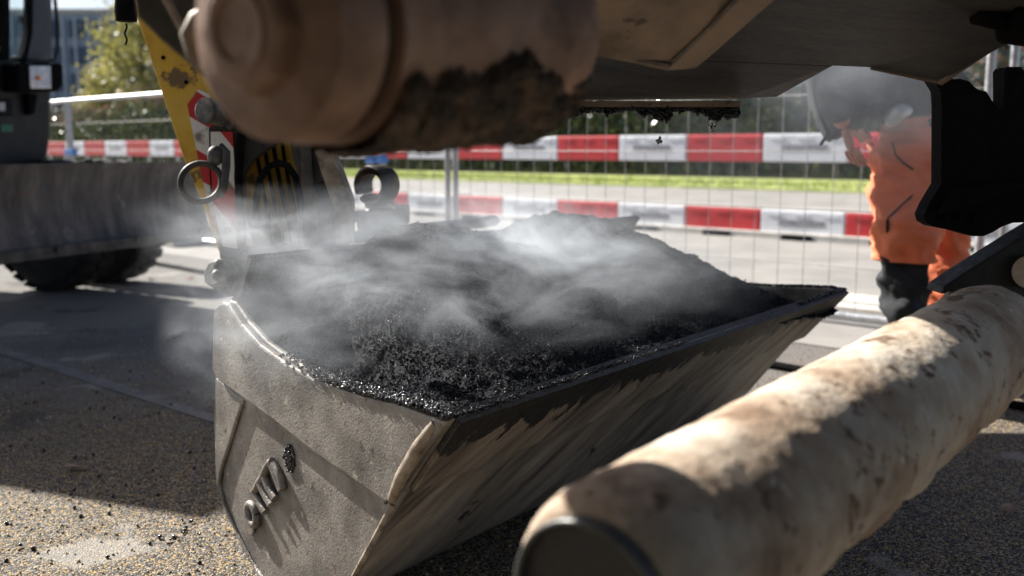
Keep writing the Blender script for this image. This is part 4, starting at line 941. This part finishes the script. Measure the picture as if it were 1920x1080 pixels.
# head details, hidden under the hopper from here but there
hmb = MB(); hmb.ball(hd+V(-.02, 0, .03), .098, 10, (1.1, .85, .8)); hmb.build('hair', M['hair'], per, smooth=True)
def loft(name, secs, m, n=40, fold=.028, seed=0., cap=True):   # secs: px x, px y, half width px, depth radius m, depth offset, axis tilt (rad)
    mb = MB(); fine = []
    for a_, b_ in zip(secs[:-1], secs[1:]):
        for k in range(8): fine.append([a_[i]+(b_[i]-a_[i])*k/8 for i in range(6)])
    fine.append(list(secs[-1]))
    for (x, y, rw, rd, dy, tl) in fine:
        c = Q(x, y, dy); rw *= (YP+dy)/FX; du = V(math.cos(tl), 0, math.sin(tl))
        for j in range(n):
            a = 2*math.pi*j/n; dv = du*math.cos(a)*rw+V(0, 1, 0)*math.sin(a)*rd; q = c+dv; f_ = V(q[0]*6+q[2]*9+seed, q[1]*7, q[2]*4-q[0]*7)
            h = fold*(1-2.2*abs(mnoise.noise(Vector(f_*1.0))))+fold*.5*(1-2*abs(mnoise.noise(Vector(f_*2.3+3))))
            mb.v.append(tuple(q+unit(dv)*h))
    for i in range(len(fine)-1):
        for j in range(n): mb.f.append((i*n+j, i*n+(j+1) % n, (i+1)*n+(j+1) % n, (i+1)*n+j))
    mb.f.append(tuple(range(n-1, -1, -1))); mb.f.append(tuple((len(fine)-1)*n+j for j in range(n)))
    o = mb.build(name, m, per); 
    for p in o.data.polygons: p.use_smooth = True
    return o
loft('trouser_leg', [(1724, 218, 46, .14, 0, .12), (1722, 235, 50, .15, 0, .1), (1716, 262, 57, .16, -.02, .05), (1710, 300, 58, .15, -.06, 0), (1706, 340, 56, .13, -.09, 0), (1704, 380, 54, .12, -.11, 0), (1703, 420, 51, .115, -.12, 0), (1700, 455, 45, .11, -.12, 0), (1697, 488, 38, .10, -.12, 0)], M['orange'])
loft('trouser_leg', [(1745, 250, 48, .13, .05, 0), (1756, 330, 52, .13, .12, 0), (1760, 400, 47, .12, .14, 0), (1762, 440, 42, .11, .15, 0), (1757, 466, 34, .10, .15, 0), (1768, 510, 37, .11, .15, 0), (1774, 560, 42, .115, .15, 0), (1778, 640, 40, .11, .15, 0), (1782, 715, 34, .10, .15, 0)], M['orange'], seed=4.)
loft('trouser_leg_dark', [(1696, 480, 33, .085, -.12, 0), (1693, 520, 31, .085, -.12, 0), (1697, 570, 28, .08, -.12, 0), (1702, 640, 26, .075, -.1, 0), (1706, 722, 24, .07, -.08, 0)], M['darkcloth'], seed=2.)
for a_, nm in ((aL, 0), (aR, 1)):
    skinned('boot', [a_+V(0, 0, .08), a_+V(0, 0, -.03), a_+V(-.1, -.02, -.05), a_+V(-.19, -.03, -.055)], [(0, 1), (1, 2), (2, 3)], [.055, .055, .048, .035], M['black'], per, 2)
# trouser pocket seams
mb = MB(); mb.tube([Q(1674, 268, -.225), Q(1679, 290, -.23), Q(1693, 305, -.235), Q(1712, 318, -.235)], .0035, 6); mb.build('pocket_seam', M['darkcloth'], per, smooth=True)
mb = MB(); mb.tube([Q(1664, 410, -.2), Q(1690, 385, -.235), Q(1716, 362, -.235), Q(1732, 347, -.225)], .0035, 6); mb.tube([Q(1664, 412, -.2), Q(1664, 436, -.19)], .005, 6); build_split(mb, 'pocket_zip', M['darkcloth'], per, smooth=True)
mb = MB(); mb.tube([Q(1746, 226, -.17), Q(1752, 234, -.19)], .013, 8); mb.build('button', M['black'], per)
# jacket with hanging front
loft('jacket', [(1526, 95, 12, .10, 0, 1.57), (1530, 105, 45, .14, 0, 1.57), (1542, 112, 85, .18, 0, 1.57), (1562, 118, 122, .2, 0, 1.57), (1590, 114, 118, .21, 0, 1.57), (1620, 108, 108, .21, 0, 1.57), (1660, 116, 94, .2, 0, 1.57), (1700, 138, 82, .19, 0, 1.57), (1740, 160, 68, .175, 0, 1.57), (1775, 178, 52, .16, 0, 1.57)], M['darkcloth'], fold=.03)
mb = MB(); mb.tube([Q(1525, 150, -.19), Q(1530, 195, -.19), Q(1545, 232, -.19), Q(1553, 250, -.19), Q(1545, 262, -.19), Q(1538, 272, -.19)], .006, 6); mb.build('jacket_cord', M['black'], per, smooth=True)
skinned('sleeve', [shL, elL, Q(1580, 226, -.17)], [(0, 1), (1, 2)], [.085, .07, .052], M['darkcloth'], per, 2, (.02, .05))
skinned('sleeve', [shR, elR, Q(1616, 222, .12)], [(0, 1), (1, 2)], [.085, .07, .052], M['darkcloth'], per, 2, (.02, .05))
skinned('elbow_pad', [Q(1666, 240, -.2), Q(1674, 218, -.21), Q(1690, 207, -.21), Q(1712, 205, -.2)], [(0, 1), (1, 2), (2, 3)], [.018, .034, .034, .018], M['greyband'], per, 2)
# hands
def hand(w, pd, sd, dn, m=M['skin']):
    w = np.array(w); pd = unit(pd); sd = unit(sd-np.dot(sd, pd)*pd); dn = unit(dn)
    p2 = w+pd*.085
    skinned('palm', [w, w+pd*.03, p2], [(0, 1), (1, 2)], [(.024, .018), (.036, .017), (.038, .014)], m, per, 2)
    for k, ln in enumerate((.068, .078, .074, .058)):
        o_ = sd*(-.03+.02*k); b_ = w+pd*.078+o_; a = unit(pd+dn*.25); c_ = unit(pd+dn*.9); d_ = unit(pd*.4+dn*1.3)
        p1 = b_+a*ln*.45; p2_ = p1+c_*ln*.32; p3 = p2_+d_*ln*.25
        skinned('finger', [b_, p1, p2_, p3], [(0, 1), (1, 2), (2, 3)], [.0095, .0088, .008, .0068], m, per, 1)
    t0 = w+pd*.02-sd*.026; t1 = t0+unit(pd*.7-sd*.8+dn*.3)*.035; t2 = t1+unit(pd+dn*.5)*.03
    skinned('thumb', [t0, t1, t2], [(0, 1), (1, 2)], [.013, .011, .008], m, per, 1)
hand(wrL, V(.25, -.15, -1), V(-.3, 1, 0), V(.9, 0, -.3))
hand(wrR, V(.35, -.2, -.8), V(.2, 1, 0), V(.5, 0, -.6))

# ================================================================== STEAM
def steam(name, box, blobs, dens, scale, lab, thr=.46, width=.2, warp=.25, aniso=.3):
    (x0, x1), (y0, y1), (z0, z1) = box
    mb = MB(); c = V((x0+x1)/2, (y0+y1)/2, (z0+z1)/2); mb.box(c, (x1-x0, y1-y0, z1-z0)); 
    m = bpy.data.materials.new(name); m.use_nodes = True; nt = m.node_tree; N = nt.nodes; L = nt.links; N.remove(N['Principled BSDF']); out = N['Material Output']
    pv = N.new('ShaderNodeVolumePrincipled'); pv.inputs['Color'].default_value = (.86, .92, 1, 1); pv.inputs['Anisotropy'].default_value = aniso
    tc = N.new('ShaderNodeTexCoord'); mp = N.new('ShaderNodeMapping'); mp.inputs['Scale'].default_value = (.62, 1, 1.15); L.new(tc.outputs['Object'], mp.inputs[0]); src = mp.outputs[0]
    nw = N.new('ShaderNodeTexNoise'); nw.inputs['Scale'].default_value = scale*.6; nw.inputs['Detail'].default_value = 2; L.new(src, nw.inputs[0])
    sb = N.new('ShaderNodeVectorMath'); sb.operation = 'MULTIPLY_ADD'; L.new(nw.outputs['Color'], sb.inputs[0]); sb.inputs[1].default_value = (warp, warp, warp); L.new(src, sb.inputs[2])
    n1 = N.new('ShaderNodeTexNoise'); n1.inputs['Scale'].default_value = scale; n1.inputs['Detail'].default_value = 7; n1.inputs['Roughness'].default_value = .68; n1.inputs['Distortion'].default_value = .8
    L.new(sb.outputs[0], n1.inputs[0])
    tot = None
    for (c_, r_, w_) in blobs:
        s_ = N.new('ShaderNodeVectorMath'); s_.operation = 'SUBTRACT'; L.new(tc.outputs['Object'], s_.inputs[0]); s_.inputs[1].default_value = tuple(c_)
        d_ = N.new('ShaderNodeVectorMath'); d_.operation = 'DIVIDE'; L.new(s_.outputs[0], d_.inputs[0]); d_.inputs[1].default_value = r_
        l_ = N.new('ShaderNodeVectorMath'); l_.operation = 'LENGTH'; L.new(d_.outputs[0], l_.inputs[0])
        mr = N.new('ShaderNodeMapRange'); mr.interpolation_type = 'SMOOTHSTEP'; mr.inputs[1].default_value = 1; mr.inputs[2].default_value = .15; mr.inputs[3].default_value = 0; mr.inputs[4].default_value = w_
        L.new(l_.outputs['Value'], mr.inputs[0])
        if tot is None: tot = mr.outputs[0]
        else:
            a_ = N.new('ShaderNodeMath'); a_.operation = 'MAXIMUM'; L.new(tot, a_.inputs[0]); L.new(mr.outputs[0], a_.inputs[1]); tot = a_.outputs[0]
    m1 = N.new('ShaderNodeMapRange'); m1.inputs[1].default_value = thr; m1.inputs[2].default_value = thr+width; L.new(n1.outputs[0], m1.inputs[0])
    pw = N.new('ShaderNodeMath'); pw.operation = 'POWER'; L.new(m1.outputs[0], pw.inputs[0]); pw.inputs[1].default_value = 1.4
    mu = N.new('ShaderNodeMath'); mu.operation = 'MULTIPLY'; L.new(pw.outputs[0], mu.inputs[0]); L.new(tot, mu.inputs[1])
    m2 = N.new('ShaderNodeMath'); m2.operation = 'MULTIPLY'; L.new(mu.outputs[0], m2.inputs[0]); m2.inputs[1].default_value = dens
    L.new(m2.outputs[0], pv.inputs['Density']); L.new(pv.outputs[0], out.inputs['Volume'])
    o = mb.build(name, m); tag(o, lab, 'steam', kind='stuff'); return o
STEAM = True
if STEAM:
    steam('steam', ((-1.15, 1.1), (1.42, 3.3), (.25, 1.12)),
      [(P(830, 490, 2.1), (.66, .6, .2), 1.0), (P(540, 445, 2.2), (.32, .45, .13), .8), (P(1120, 500, 2.5), (.5, .45, .22), .45), (P(392, 615, 1.8), (.08, .2, .17), .45),
       (P(520, 640, 1.62), (.2, .2, .13), .4), (P(400, 400, 2.3), (.2, .3, .08), .25)], 7.5, 8, 'pale steam curling off the hot asphalt in the bucket', thr=.46, width=.2, warp=.3)
    steam('steam', ((.35, 2.2), (2.3, 3.25), (.7, 1.55)),
      [(P(1600, 170, 2.8), (.45, .5, .3), 1.0), (P(1400, 300, 2.8), (.5, .5, .3), .4), (P(1650, 450, 2.8), (.4, .4, .4), .35)], 1.0, 4, 'thin steam drifting in front of the bending person', thr=.35, width=.3)
